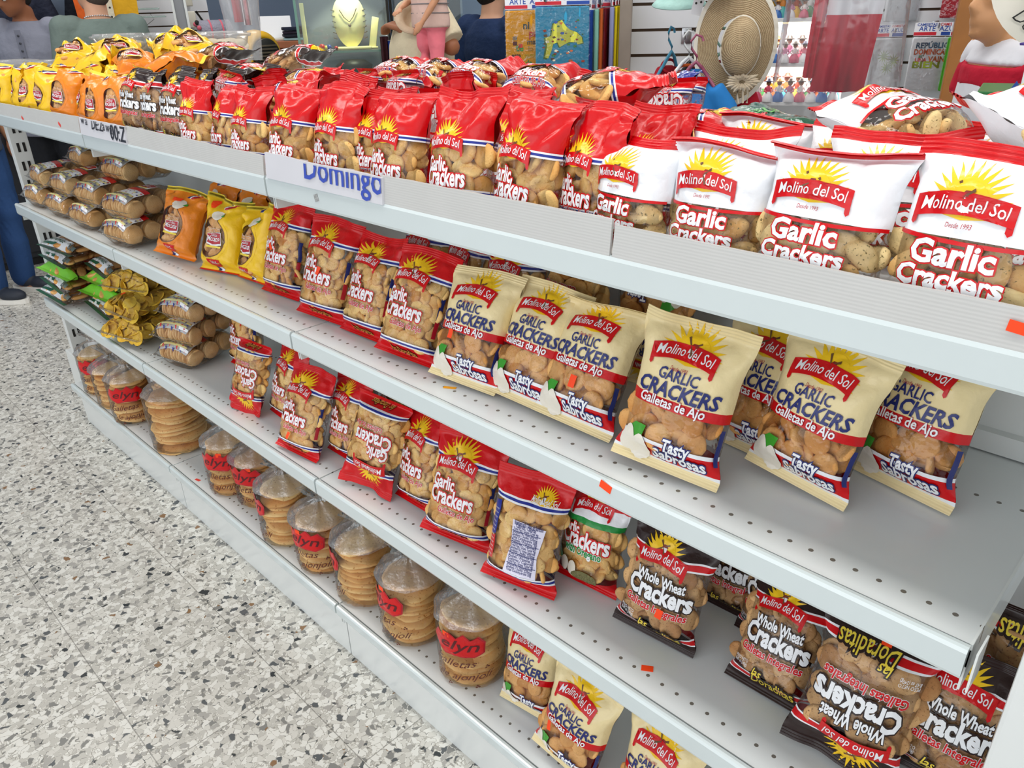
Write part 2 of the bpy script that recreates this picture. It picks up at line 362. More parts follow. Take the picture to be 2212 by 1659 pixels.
board(-.622, -.004, .041, .036, 'plain grey corrugated board just past the handwritten white board')
b = board(.012, .352, .043, .040, 'white board with big cut-off blue letters reading Domingo', CARDP, y=-.0035)
on_board(b, 'Domingo', .247, ZA+.014, .215, None, BLUEP, .012, ymax=.0235, xmax=.104, y=-.0035)
board(.345, .776, .042, .043, 'grey corrugated board before the red garlic cracker bags, right of the blue word')
board(.780, 2.2, .0375, .030, 'longest grey corrugated board, before the white cracker bags', z0=ZA-.001)
# ---------------------------------------------------------------- printed pillow bags
FILM = film('clear_film'); FILMD = film('clear_film_dull', amt=.4, base=.05, rough=.18, haze=.05)
IK = dict(red='#cc0812', white='#eef0f4', blue='#23318f', cream='#ecd9a6', navy='#1f2a6e', yellow='#f2c51d', gold='#d8b050', orange='#e8861f', maroon='#b01c2c', choc='#2a1a18',
          green='#1d8a3c', dgreen='#14553a', brown='#6b4a2c', black='#1c1c1e', straw='#f0d648', ochre='#d98f1c', tan='#c99a63', roof='#8a2b22', leaf='#3f9a2f', garlic='#e9e3d6', lime='#7fce3a', grey='#8f8a86', lilac='#dcd9ec')
def K(n): return ink(n, IK[n], .30, .22)
TAG = mat('price_sticker_orange', '#ff4a1a', .5, .3)
class Bag:
    """a crumpled pillow bag: u across (-1..1), v up (0..1), front faces -Y, bottom seam on z=0"""
    def __init__(s, W, H, T, seed, st=.07, sb=.055, ft=.80, flop=0., vf=.80, bflop=.7, crump=1., pinch=.13, ramp=.11):
        s.ramp = ramp
        s.W, s.H, s.T, s.seed, s.st, s.sb, s.ft, s.flop, s.vf, s.bflop, s.cr, s.pinch = W, H, T, seed*7.31, st, sb, ft, flop, vf, bflop, crump, pinch
        rn = random.Random(seed); s.ph = rn.uniform(0, 6); s.aw = rn.uniform(.3, 1.)*.006*crump; s.tilt = rn.uniform(-.02, .02)
    def P(s, u, v, sd=1):
        W, H, sb, st = s.W, s.H, s.sb, s.st
        f = ss(sb, sb+s.ramp, v)*(1-ss(s.ft-.16, 1-st*.8, v)); e = max(0., 1-abs(u)**2.6)**.55
        ins = ss(sb, sb+.03, v)*(1-ss(1-st-.04, 1-st+.005, v))
        t = s.T/2*f*e+.0005+s.T*.09*e*ins
        x = u*W/2*(1-s.pinch*f); q = s.seed
        n = noise.noise(Vector((x*22+q, v*H*22, sd*3.1+q)))*.0030*ins*s.cr
        top = ss(s.ft-.12, s.ft+.05, v)
        n += (abs(noise.noise(Vector((x*34-q, v*H*30, sd*2.+q))))-.22)*.013*top*ins*s.cr
        n += (abs(noise.noise(Vector((x*60+q, v*H*45+q, sd*1.7))))-.2)*.0028*ins*(1-top)*s.cr
        if v > 1-st or v < sb: n += .0006*sin(v*H*1570.)
        off = t+n
        zb = sb*H
        if v < sb:
            d = zb-v*H; th = -s.bflop; yc = -d*sin(s.bflop); zc = zb-d*cos(s.bflop)
        elif v > s.vf and s.flop:
            L = (1-s.vf)*H; d = (v-s.vf)*H; th = s.flop*d/L; k = L/s.flop; yc = k*(1-cos(th)); zc = s.vf*H+k*sin(th)
        else: th = 0.; yc = 0.; zc = v*H
        zc -= zb*(1-cos(s.bflop))
        wv = ss(.55, 1., v); yc += s.aw*wv*sin(3.4*u+s.ph)*1.3+s.aw*.6*wv*sin(8*u+s.ph*2); zc += s.aw*.8*wv*sin(2.2*u+s.ph*3)+u*W*s.tilt*wv
        return Vector((x, yc-sd*off*cos(th), zc+sd*off*sin(th)))
    def D(s, x, z, layer=1):
        """a point of the flat artwork (metres from centre / from bottom) laid on the front"""
        u = max(-.985, min(.985, 2*x/s.W)); v = max(.004, min(.996, z/s.H)); p = s.P(u, v)
        a = s.P(min(.99, u+.03), v)-s.P(max(-.99, u-.03), v); b = s.P(u, min(1, v+.02))-s.P(u, max(0, v-.02)); n = a.cross(b)
        if n.length: n.normalize()
        return p+n*(.00040*layer)
    def shell(s, mb, bands, back=None, nu=30, nv=46):
        """bands: [(v_top, front material)], from the bottom up; back: material of the rear face or None for the same"""
        vs = sorted(set([round(j/nv, 4) for j in range(nv+1)]+[round(b[0], 4) for b in bands]))
        vs = [v for i, v in enumerate(vs) if i == 0 or v-vs[i-1] > .004 or any(abs(v-b[0]) < 1e-4 for b in bands)]
        q = .001/s.H; vs = sorted(set(vs+[round(1-s.st+k*q, 5) for k in range(1, int(s.st/q))]+[round(k*q, 5) for k in range(1, int(s.sb/q))]))
        def mt(v, b=bands):
            for top, m in b:
                if v <= top+1e-6: return m
            return b[-1][1]
        for sd in (1, -1):
            P = [[s.P(-1+2*i/nu, v, sd) for i in range(nu+1)] for v in vs]
            for j in range(len(vs)-1):
                m = mt((vs[j]+vs[j+1])/2)
                if sd < 0 and back is not None and m in (FILM, FILMD): m = back
                fs = [(i, i+1, nu+2+i, nu+1+i) for i in range(nu)]
                if sd < 0: fs = [f[::-1] for f in fs]
                mb.add(P[j]+P[j+1], fs, m)
    def art(s, mb, V, T, m, layer=1, L=.007, at=(0, 0), bow=0., bw=1.):
        if not V: return
        V, T = split_tris(V, T, L)
        mb.add([s.D(p.x+at[0], p.y+at[1]+bow*(1-(2*p.x/bw)**2), layer) for p in V], T, m)
    def poly(s, mb, pts, m, layer=1, L=.007, at=(0, 0)): s.art(mb, *poly_tris(pts), m, layer, L, at)
    def word(s, mb, txt, at, width=None, height=None, m=None, layer=3, bold=.012, shear=0., edge=None, eb=.07, bow=0., bw=1., tilt=0.):
        ct, st_ = cos(tilt), sin(tilt); rot = lambda V: [Vector((p.x*ct-p.y*st_, p.x*st_+p.y*ct)) for p in V]
        if edge is not None:
            V, T = fit_text(txt, width, height, eb, shear, bold); s.art(mb, rot(V), T, edge, layer-1, .006, at, bow, bw)
        V, T = fit_text(txt, width, height, bold, shear, bold); s.art(mb, rot(V), T, m, layer, .006, at, bow, bw)
    def sun(s, mb, at, r, layer=1, half=True, n=None):
        Y = K('yellow'); O = K('ochre'); n = n or (17 if half else 24); a0, a1 = (R(-12), R(192)) if half else (0, 2*pi)
        pts = []
        for k in range(n):
            a = a0+(a1-a0)*k/(n-1 if half else n); d = (a1-a0)/(2*n); rr = r*(1-.18*abs(cos(a))*0)
            pts += [(r*.60*cos(a-d), r*.60*sin(a-d)), (rr*cos(a), rr*sin(a))]
        pts.append((r*.60*cos(a1+.05), r*.60*sin(a1+.05)))
        if half: pts.append((0, -r*.25))
        s.poly(mb, pts, Y, layer, .007, at)
        s.poly(mb, [(r*.55*cos(a0+(a1-a0)*k/14), r*.55*sin(a0+(a1-a0)*k/14)) for k in range(15)]+[(0, -r*.18)], O if not half else K('yellow'), layer+1, .007, at)
        # windmill
        s.poly(mb, [(-r*.15, -r*.15), (r*.15, -r*.15), (r*.10, r*.22), (-r*.10, r*.22)], K('white'), layer+2, .02, at)
        s.poly(mb, [(-r*.15, r*.22), (r*.15, r*.22), (r*.07, r*.34), (-r*.05, r*.34)], K('roof'), layer+2, .02, at)
        for k in range(4):
            a = R(28+90*k); c, d = cos(a), sin(a); l, q = r*.30, r*.036; ox, oz = -r*.08, r*.22
            s.poly(mb, [(ox-d*q*.4, oz+c*q*.4), (ox+c*l-d*q, oz+d*l+c*q), (ox+c*l+d*q, oz+d*l-c*q), (ox+d*q*.4, oz-c*q*.4)], K('brown'), layer+3, .02, at)
    def band(s, mb, z0, z1, m, layer=1, bow=0., x0=-.49, x1=.49, n=18, rise=0.):
        W = s.W; x0 *= W; x1 *= W; vs = []; fs = []
        for i in range(n+1):
            x = x0+(x1-x0)*i/n; b = bow*(1-(2*x/W)**2)+rise*x
            vs += [s.D(x, z0+b, layer), s.D(x, (z0+z1)/2+b, layer), s.D(x, z1+b, layer)]
        for i in range(n):
            a = i*3; fs += [(a, a+3, a+4, a+1), (a+1, a+4, a+5, a+2)]
        mb.add(vs, fs, m)
    def ribbon(s, mb, at, w, h, bow, layer=4, col='red'):
        n = 14; pts = [(-w/2+w*i/n, bow*(1-(2*i/n-1)**2)) for i in range(n+1)]
        up = [(x, z+h) for x, z in pts][::-1]; V = pts+up; s.art(mb, *poly_tris(V), K(col), layer, .006, at)
        for q in (-1, 1): s.poly(mb, [(q*w*.5, h*.98), (q*w*.505, -h*.22), (q*w*.475, -h*.34), (q*w*.445, -h*.18), (q*w*.44, h*.4)], K(col), layer, .02, at)
        s.word(mb, 'Molino del Sol', (at[0], at[1]+h*.26), w*.86, h*.62, K('white'), layer+1, .006, .12, bow=bow*.92, bw=w)
CR = dict(gold=baked('cracker_golden', '#cf8a3a', '#f9d288', '#d09a50'), wheat=baked('cracker_wheat', '#a87444', '#dbb07a', '#855a36'), white=baked('cracker_oregano', '#d0964c', '#f6dca0', '#7f6a3a'),
          tan=baked('cookie_tan', '#c8823a', '#f0b974', '#cc9050'), cookie=baked('cookie_pale', '#d29a5a', '#f3cc92', '#d8a468'), chip=baked('plantain_chip', '#c08a1c', '#ecc646', '#a87018', 40), flat=baked('flatbread', '#d29146', '#f7cf8c', '#bd7c36', 12))
_CM = {}
def cracker_mesh(kind, k, r, h, sx=1., nm='cracker'):
    key = (kind, k, r, h, sx)
    if key in _CM: return _CM[key]
    rn = random.Random(k*13+5); q = rn.uniform(0, 50); n, m = 14, 7
    def P(a, b):
        A = 2*pi*a; B = pi*(b-.5); cb, sb = abs(cos(B))**.42, (1 if B > 0 else -1)*abs(sin(B))**.85
        x, z = r*sx*cb*cos(A), r*cb*sin(A); w = 1+.10*noise.noise(Vector((x*70+q, z*70, q)))
        y = h/2*sb*(1-.22*(1-min(1, math.hypot(x/sx, z)/r)))+.10*h*noise.noise(Vector((x*90, z*90, q)))
        if kind == 'chip': y = h*.3*sb+r*.20*sin(x/r*1.7+q)*cos(z/r*1.3)
        return Vector((x*w, y, z*w))
    _CM[key] = MB().grid(P, n, m, CR[kind]).mesh(nm); return _CM[key]
def fill(bg, kind, r, h, v0, v1, pitch, seed, sx=1., back=True, edge=.86, tilt=.55, nm='cracker', spots=None):
    """the pieces that press against the inside of a bag: [(mesh, matrix, name)]"""
    rn = random.Random(seed*31+7); out = []; H, W = bg.H, bg.W
    for lay in range(2 if back else 1):
        z = v0*H+(pitch*.45 if lay else 0); row = 0
        while z < v1*H:
            x = -W*.5*edge+(pitch*.5 if (row+lay) % 2 else 0)
            while x < W*.5*edge:
                u = 2*x/W*.97; v = z/H; p = bg.P(max(-.95, min(.95, u)), v); b = bg.P(max(-.95, min(.95, u)), v, -1); th = b.y-p.y
                xc = W/2*(1-bg.pinch)-r*min(1, sx+.2)*.62; x_ = max(-xc, min(xc, x)); u = 2*x_/W
                if th > h*1.7 and not (v < v0+.02 and th < h*2.4):
                    a = rn.gauss(0, tilt); a = math.copysign(min(abs(a), 1.35), a); need = abs(r*sin(a))*.85+h*.6*cos(a)
                    room = th/2-.002
                    if need > room: a = math.copysign(math.asin(max(0., min(1., (room-h*.5)/r))) if room > h*.5 else 0, a); need = abs(r*sin(a))*.85+h*.6*cos(a)
                    d = need+.0022+(lay*(h*1.05+.004)); d = min(d, max(need, th-need))
                    sl = math.atan2(bg.P(u, min(.99, v+.04)).y-bg.P(u, v-.04).y, .08*H)*.95; sy = math.atan2(bg.P(min(.97, u+.1), v).y-bg.P(max(-.97, u-.1), v).y, .1*W)*.55
                    axis = rn.uniform(0, pi)
                    M = Matrix.Translation((p.x*.96+rn.uniform(-.2, .2)*pitch, p.y+d, p.z+rn.uniform(-.2, .2)*pitch)) @ Matrix.Rotation(sy, 4, 'Z') @ Matrix.Rotation(-sl, 4, 'X') @ Matrix.Rotation(a, 4, Vector((cos(axis), 0, sin(axis)))) @ Matrix.Rotation(rn.uniform(0, 6.3), 4, 'Y')
                    if not (lay and rn.random() < .12): out.append((cracker_mesh(kind, rn.randrange(5), r, h, sx, nm), M, nm))
                x += pitch
            z += pitch*.84; row += 1
    return out
def sticker(bg, x, z, w=.016, h=.011, ang=0.):
    mb = MB(); c, d = cos(ang), sin(ang); V, T = poly_tris([(c*a-d*b, d*a+c*b) for a, b in ((-w/2, -h/2), (w/2, -h/2), (w/2, h/2), (-w/2, h/2))])
    bg.art(mb, V, T, TAG, 7, .01, (x, z)); return mb.mesh('price_sticker', False)

# ---- the kinds of bag: each returns (wrapper mesh, crackers, bag)
def t_red(seed, big=True, flop=0., crk=True, side='f'):
    W, H, T = (.142, .205, .058) if big else (.116, .158, .050)
    bg = Bag(W, H, T, seed, ft=.80 if big else .66, flop=flop, vf=.76, crump=1. if big else 1.25); mb = MB(); R_, W_, B_ = K('red'), K('white'), K('blue')
    vb, vt = .12, (.735 if big else .52); q = 1 if big else .86; sm = 0 if big else -.13; sn = 0 if big else -.11
    bg.shell(mb, [(vb, R_), (vb+.014, W_), (vb+.032, B_), (vb+.046, W_), (vt, FILM), (vt+.014, W_), (vt+.034, B_), (vt+.048, W_), (1, R_)], None)
    s = W/.142
    if side == 'f':
        r = .042*s; bg.sun(mb, (-.014*s, H*(.745*q+sn)), r); bg.ribbon(mb, (-.014*s, H*(.655*q+sn)), .088*s, .020*s, .007*s)
        bg.word(mb, 'Garlic', (-.032*s, H*(.50*q+sm)), .050*s, .024*s, W_, 4, .03, edge=R_, eb=.085)
        bg.word(mb, 'Crackers', (-.010*s, H*(.365*q+sm)), .098*s, .029*s, W_, 4, .03, edge=R_, eb=.085)
        bg.word(mb, 'Galletas de Ajo', (.006*s, H*(.285*q+sm)), .080*s, .011*s, K('red'), 4, .012, edge=W_, eb=.05)
        if big: bg.poly(mb, [(W*.455, H*.42), (W*.488, H*.42), (W*.488, H*.62), (W*.455, H*.62)], K('navy'), 1); bg.poly(mb, [(W*.455, H*.26), (W*.488, H*.26), (W*.488, H*.41), (W*.455, H*.41)], K('maroon'), 1)
        bg.word(mb, 'las Doraditas', (.0, H*.055), .060*s, .010*s, K('gold'), 3, .012, .3, edge=K('choc'), eb=.07)
    else:
        bg.band(mb, .012, H*.93, K('red'), 2, 0, -.05, .02, 4); bg.sun(mb, (.028, H*.80), .024, 3); bg.word(mb, 'Molino del Sol', (.030, H*.775), .048, .010, W_, 8, .006, .12)
        bg.poly(mb, [(-.068, H*.40), (-.050, H*.44), (-.050, H*.72), (-.068, H*.70)], K('blue'), 1); bg.poly(mb, [(-.068, H*.20), (-.050, H*.22), (-.050, H*.43), (-.068, H*.39)], K('red'), 1)
        for k in range(12): bg.word(mb, 'harina de trigo', (-.059, H*(.24+.036*k)), .013, .003, W_, 3, 0)
        bg.poly(mb, [(-.020, H*.17), (.046, H*.17), (.042, H*.36), (.050, H*.60), (-.016, H*.62), (-.012, H*.40)], K('lilac'), 2)
        z = .585; bg.word(mb, 'Nutrition Facts / Datos de Nutrición', (.017, H*z), .056, .008, K('navy'), 4, .012)
        for k in range(17):
            z -= .023; bg.word(mb, ['Calories / Calorias', 'Total Fat / Grasa Total 4g', 'Saturated Fat / Grasa Saturada', 'Sodium / Sodio 220mg', 'Total Carbohydrate 20g', 'Protein / Proteina 2g'][k % 6], (.013, H*z), .050 if k else .040, .0046 if k else .008, K('navy'), 4, .01)
            if k % 4 == 1: bg.band(mb, H*z-.002, H*z-.0012, K('navy'), 4, 0, -.10, .30, 6)
    cr = fill(bg, 'gold', .0148 if big else .0165, .0095, .19, .68 if big else .47, .0238 if big else .0262, seed, edge=.97) if crk else []
    return mb, cr, bg
def t_white(seed, flop=0., crk=True, oregano=False):
    W, H, T = .134, .134, .050; bg = Bag(W, H, T, seed, ft=.86, st=.10, flop=flop, vf=.86, crump=1.3); mb = MB(); R_, W_ = K('red'), K('white')
    bg.shell(mb, [(.05, R_), (.45, FILM), (.90, W_), (1, R_)], None)
    bg.band(mb, H*.440, H*.465, R_, 2, -.004); bg.band(mb, H*.40, H*.428, FILM if False else W_, 1, -.006) if False else None
    r = .037; bg.sun(mb, (-.012, H*.620), r); bg.ribbon(mb, (-.012, H*.540), .084, .017, .005)
    bg.word(mb, 'Desde 1993', (-.012, H*.505), .022, .004, K('maroon'), 4, .0, .2)
    bg.word(mb, 'Garlic', (-.010, H*.290), .072, .0185, W_, 5, .035, edge=R_, eb=.085)
    bg.word(mb, 'Crackers', (-.008, H*.160), .090, .0150, W_, 5, .035, edge=R_, eb=.085)
    return mb, fill(bg, 'white', .0185, .0115, .13, .45, .0265, seed, .62, edge=.96) if crk else [], bg
def t_cream(seed, flop=0., crk=True):
    W, H, T = .150, .205, .058; bg = Bag(W, H, T, seed, ft=.82, flop=flop, vf=.86, bflop=.5, ramp=.17); mb = MB(); C, R_, W_, N_ = K('cream'), K('red'), K('white'), K('navy')
    bg.shell(mb, [(.06, C), (.085, W_), (.195, R_), (.222, W_), (.435, FILM), (.50, R_), (1, C)], None)
    bg.poly(mb, [(W*.462, H*.16), (W*.489, H*.16), (W*.489, H*.40), (W*.462, H*.40)], N_, 4)
    r = .045; bg.sun(mb, (.0, H*.785), r, n=15); bg.ribbon(mb, (-.006, H*.715), .094, .020, .007)
    bg.word(mb, 'Desde 1993', (-.006, H*.685), .026, .005, K('maroon'), 4, 0, .2)
    bg.word(mb, 'GARLIC', (-.004, H*.622), .060, .0150, N_, 4, .018, .12)
    bg.word(mb, 'CRACKERS', (-.002, H*.515), .120, .0195, N_, 4, .03, .22)
    bg.word(mb, 'Galletas de Ajo', (-.004, H*.447), .098, .013, W_, 4, .02, .1, edge=K('maroon'), eb=.05)
    bg.poly(mb, [(-.062, H*.24), (-.048, H*.30), (-.030, H*.30), (-.034, H*.22), (-.05, H*.18)], K('leaf'), 3)
    for cx, cz, rx, rz in ((-.056, .150, .013, .021), (-.036, .115, .017, .022)):
        bg.poly(mb, [(cx+rx*cos(a)*(1-.35*max(0, sin(a))), cz*H/.9+rz*sin(a)) for a in [2*pi*i/14 for i in range(14)]], K('garlic'), 5)
    bg.word(mb, 'Tasty', (.018, H*.185), .040, .016, W_, 5, .03, .15, edge=N_, eb=.10); bg.word(mb, 'Sabrosas', (.022, H*.108), .074, .017, W_, 5, .03, .12, edge=N_, eb=.10)
    return mb, fill(bg, 'tan', .0190, .0100, .255, .42, .0285, seed, .92, edge=.95) if crk else [], bg
def t_wheat(seed, big=True, flop=0., crk=True):
    W, H, T = (.138, .190, .055) if big else (.112, .160, .048); s = W/.138
    bg = Bag(W, H, T, seed, ft=.80, flop=flop, vf=.80, bflop=.5, ramp=.15); mb = MB(); C, R_, W_ = K('choc'), K('red'), K('white')
    bg.shell(mb, [(.10, C), (.112, W_), (.15, R_), (.163, W_), (.745, FILM), (.757, W_), (.80, R_), (.812, W_), (1, C)], None)
    bg.sun(mb, (-.012*s, H*.80), .036*s, n=15); bg.ribbon(mb, (-.010*s, H*.69), .088*s, .019*s, .007*s)
    bg.word(mb, 'Whole Wheat', (.0, H*.575), .086*s, .017*s, W_, 5, .03, edge=C, eb=.10)
    bg.word(mb, 'Crackers', (.002*s, H*.43), .112*s, .030*s, W_, 5, .04, edge=C, eb=.10)
    bg.word(mb, 'Galletas Integrales', (.0, H*.335), .108*s, .013*s, R_, 5, .025, .12, edge=W_, eb=.06)
    bg.word(mb, 'Doraditas', (.012*s, H*.10), .074*s, .018*s, K('straw'), 5, .01, .3, edge=C, eb=.12); bg.word(mb, 'las', (-.014*s, H*.175), .018*s, .012*s, K('straw'), 5, .01, .3, edge=C, eb=.12)
    bg.word(mb, 'PESO NETO', (-.046*s, H*.235), .026*s, .005, W_, 4, 0); bg.word(mb, '8.47 oz (240g)', (-.046*s, H*.205), .026*s, .005, W_, 4, 0)
    return mb, fill(bg, 'wheat', .0170, .0100, .22, .70, .0266, seed, edge=.96) if crk else [], bg
def t_oreg(seed, crk=True):
    W, H, T = .140, .195, .056; bg = Bag(W, H, T, seed, ft=.80); mb = MB(); R_, W_, G = K('red'), K('white'), K('green')
    bg.shell(mb, [(.15, R_), (.70, FILM), (.75, G), (.86, W_), (1, R_)], None)
    bg.sun(mb, (0, H*.86), .028); bg.ribbon(mb, (0, H*.79), .08, .018, .005)
    bg.word(mb, 'Garlic', (-.036, H*.60), .046, .019, W_, 5, .03, edge=R_, eb=.09); bg.word(mb, 'Crackers', (.0, H*.47), .112, .033, W_, 5, .03, edge=R_, eb=.09)
    bg.word(mb, 'with Oregano', (.0, H*.395), .088, .016, G, 5, .03, edge=W_, eb=.08)
    for cx, cz in ((-.040, .235), (-.018, .225)): bg.poly(mb, [(cx+.011*cos(a), H*cz+.015*sin(a)) for a in [2*pi*i/12 for i in range(12)]], K('garlic'), 4)
    bg.poly(mb, [(.012+.030*cos(a), H*.165+.014*sin(a)) for a in [2*pi*i/16 for i in range(16)]], mat('print_oregano', '#6e6a48', .8, .2, vary=.5, vscale=600), 5)
    bg.poly(mb, [(-.07, H*.40), (-.055, H*.36), (-.045, H*.28), (-.069, H*.22)], G, 3)
    return mb, fill(bg, 'gold', .0185, .0100, .20, .74, .0250, seed, edge=.95) if crk else [], bg
def t_mocana(seed, base='orange', big=True, flop=0., crk=True):
    W, H, T = (.140, .180, .058) if big else (.108, .140, .046); s = W/.14; bg = Bag(W, H, T, seed, ft=.80, flop=flop, vf=.80, bflop=.8, crump=2.0); mb = MB()
    C = K('orange') if base == 'orange' else K('yellow'); M_ = K('maroon'); Y = K('straw'); hx, hz, rx, rz = -.014*s, H*.45, .050*s, H*.28
    # base with a window left open where the artwork has its shaped clear patch
    nu, nv = 30, 34; e = lambda u, v: ((u*W/2-hx)/rx)**2+((v*H-hz)/rz)**2
    for sd in (1, -1):
        for j in range(nv):
            for i in range(nu):
                u0, u1, v0, v1 = -1+2*i/nu, -1+2*(i+1)/nu, j/nv, (j+1)/nv
                um, vm = (u0+u1)/2, (v0+v1)/2; clear = sd > 0 and e(um, vm) < 1
                m = FILM if clear else (K('grey') if sd < 0 and abs(um) < .45 and .1 < vm < .75 else (Y if vm > .93 else (K('red') if vm < .03 and base != 'orange' else C)))
                f = [bg.P(u0, v0, sd), bg.P(u1, v0, sd), bg.P(u1, v1, sd), bg.P(u0, v1, sd)]; mb.add(f, [(0, 1, 2, 3) if sd > 0 else (3, 2, 1, 0)], m)
    n = 40; ring = [(hx+rx*k*cos(2*pi*i/n), hz+rz*k*sin(2*pi*i/n)) for k in (.93, 1.10) for i in range(n)]
    mb.add([bg.D(x, z, 1) for x, z in ring], [(i, (i+1) % n, n+(i+1) % n, n+i) for i in range(n)], C)
    ring = [(hx+rx*k*cos(2*pi*i/n), hz+rz*k*sin(2*pi*i/n)) for k in (.90, .945) for i in range(n)]
    mb.add([bg.D(x, z, 2) for x, z in ring], [(i, (i+1) % n, n+(i+1) % n, n+i) for i in range(n)], K('brown') if big else C)
    bg.poly(mb, [(-.030*s, H*.50), (.020*s, H*.52), (.022*s, H*.36), (-.004*s, H*.335), (-.026*s, H*.37)], K('white'), 3)
    bg.poly(mb, [(-.028*s, H*.495), (.018*s, H*.513), (.020*s, H*.38), (-.004*s, H*.36), (-.024*s, H*.385)], M_, 4)
    bg.word(mb, 'Mocana', (-.004*s, H*.405), .040*s, .013*s, K('white'), 5, .01, .2); bg.word(mb, 'Galletas', (-.001*s, H*.465), .022*s, .007*s, K('white'), 5, .0, .25)
    bg.band(mb, H*.335, H*.36, Y, 4, -.003, -.19, .15, 8)
    bg.word(mb, 'Ricas y Frescas', (-.004*s, H*.53), .044*s, .010*s, K('ochre'), 5, .02, .15, edge=K('white'), eb=.07)
    bg.poly(mb, [(.004*s, H*.86), (.012*s, H*.86), (.034*s, H*.95), (.026*s, H*.95)], K('navy'), 2); bg.poly(mb, [(.012*s, H*.86), (.018*s, H*.86), (.040*s, H*.95), (.034*s, H*.95)], K('white'), 2); bg.poly(mb, [(.018*s, H*.86), (.026*s, H*.86), (.048*s, H*.95), (.040*s, H*.95)], M_, 2)
    if big:
        bg.poly(mb, [(.002+.022*cos(a), H*.745+.012*sin(a)) for a in [2*pi*i/12 for i in range(12)]], K('garlic'), 3); bg.poly(mb, [(.016, H*.74), (.026, H*.78), (.03, H*.74)], K('leaf'), 4)
        bg.poly(mb, [(-.018, H*.17), (.022, H*.17), (.018, H*.105), (.002, H*.09), (-.014, H*.105)], K('red'), 3); bg.word(mb, 'GARLIC', (.002, H*.125), .020, .005, K('white'), 4, .01)
        bg.poly(mb, [(-.008, H*.088), (.002, H*.088), (.002, H*.03), (-.008, H*.03)], K('navy'), 2); bg.poly(mb, [(.002, H*.088), (.012, H*.088), (.012, H*.03), (.002, H*.03)], K('white'), 2)
    return mb, fill(bg, 'tan', .0185*(1 if big else .85), .0100, .22, .68, .0300*s+.001, seed, .85, back=False, edge=.62) if crk else [], bg
def put(kind, name, proto, label, cat, group, loc, yaw=0., lean=0., roll=0., s=1., flip=False, back=False, stick=None, fine=True):
    """one bag: an Empty on its base, the wrapper and every cracker as children"""
    me, cr, bg = proto; t = bpy.data.objects.new(name, None); col.objects.link(t); t.empty_display_size = .04; tag(t, label, cat, group)
    L = Matrix.Identity(4)
    if back: L = Matrix.Rotation(pi, 4, 'Z') @ L
    if flip: L = Matrix.Translation((0, 0, bg.H*.985)) @ Matrix.Rotation(pi, 4, 'Y') @ L
    t.matrix_world = Matrix.Translation(loc) @ Matrix.Rotation(R(yaw), 4, 'Z') @ Matrix.Rotation(R(-lean), 4, 'X') @ Matrix.Rotation(R(-roll), 4, 'Y') @ Matrix.Scale(s, 4)
    w_ = link('wrapper', me, t); w_.matrix_local = L
    for cm, M, nm in cr: o = link(nm, cm, t); o.matrix_local = L @ M
    if stick: o = link('price_sticker', stick if not isinstance(stick, tuple) else sticker(bg, *stick), t); o.matrix_local = L; o['label'] = 'small orange price sticker'
    return t
def proto(fn, seed, **k):
    mb, cr, bg = fn(seed, **k); return mb.mesh('wrapper', True, True), cr, bg
def t_star(seed):
    """two rows of round cookies in a clear bag with a starred label on top"""
    W, H, T = .165, .190, .064; bg = Bag(W, H, T, seed, st=.06, sb=.035, ft=.97, bflop=.1, crump=.9, pinch=.03, ramp=.10); mb = MB(); W_, R_, B_, Y = K('white'), K('red'), K('blue'), K('straw')
    bg.shell(mb, [(1, FILM)])
    bg.band(mb, H*.07, H*.40, W_, 1, .004, -.40, .34, 14); bg.band(mb, H*.40, H*.49, R_, 1, .004, -.40, .34, 14)
    for k in range(3): bg.band(mb, H*(.10+.10*k), H*(.145+.10*k), mat('print_pale_yellow', '#f3e9a2', .4, .4), 2, .004, -.38, .32, 14)
    rn = random.Random(seed)
    for k in range(5):
        for i in range(8):
            x, z = W*(-.36+.66*i/7.), H*(.095+.068*k)+(.003 if i % 2 else 0); c = R_ if (i+k) % 2 else B_; q = .0042 if (i+k) % 3 else .0026
            bg.poly(mb, [(q*(1 if j % 2 == 0 else .45)*sin(pi*j/5), q*(1 if j % 2 == 0 else .45)*cos(pi*j/5)) for j in range(10)], c, 3, .02, (x, z))
    bg.poly(mb, [(-.044, H*.54), (.030, H*.54), (.036, H*.70), (-.008, H*.74), (-.050, H*.70)], W_, 2); bg.poly(mb, [(-.041, H*.575), (.027, H*.575), (.033, H*.695), (-.008, H*.73), (-.047, H*.695)], K('maroon'), 3)
    bg.band(mb, H*.548, H*.572, Y, 3, 0, -.24, .16, 8); bg.word(mb, 'Mocana', (-.008, H*.60), .052, .015, W_, 5, .01, .2); bg.word(mb, 'Galletas', (-.004, H*.685), .026, .007, W_, 5, 0, .25)
    bg.poly(mb, [(.03, H*.10), (.062, H*.10), (.062, H*.125), (.03, H*.125)], W_, 3)
    out = []; rn = random.Random(seed)
    for v in (.21, .50, .79):
        for i in range(13):
            x = -W*.37+W*.74*i/12; r = .0255
            M = Matrix.Translation((x, rn.uniform(-.002, .002), v*H)) @ Matrix.Rotation(pi/2+rn.gauss(0, .14), 4, 'Z') @ Matrix.Rotation(rn.gauss(0, .1), 4, 'X') @ Matrix.Rotation(rn.uniform(0, 6), 4, 'Y')
            out.append((cracker_mesh('cookie', rn.randrange(4), r, .0082, 1., 'cookie'), M, 'cookie'))
    return mb, out, bg
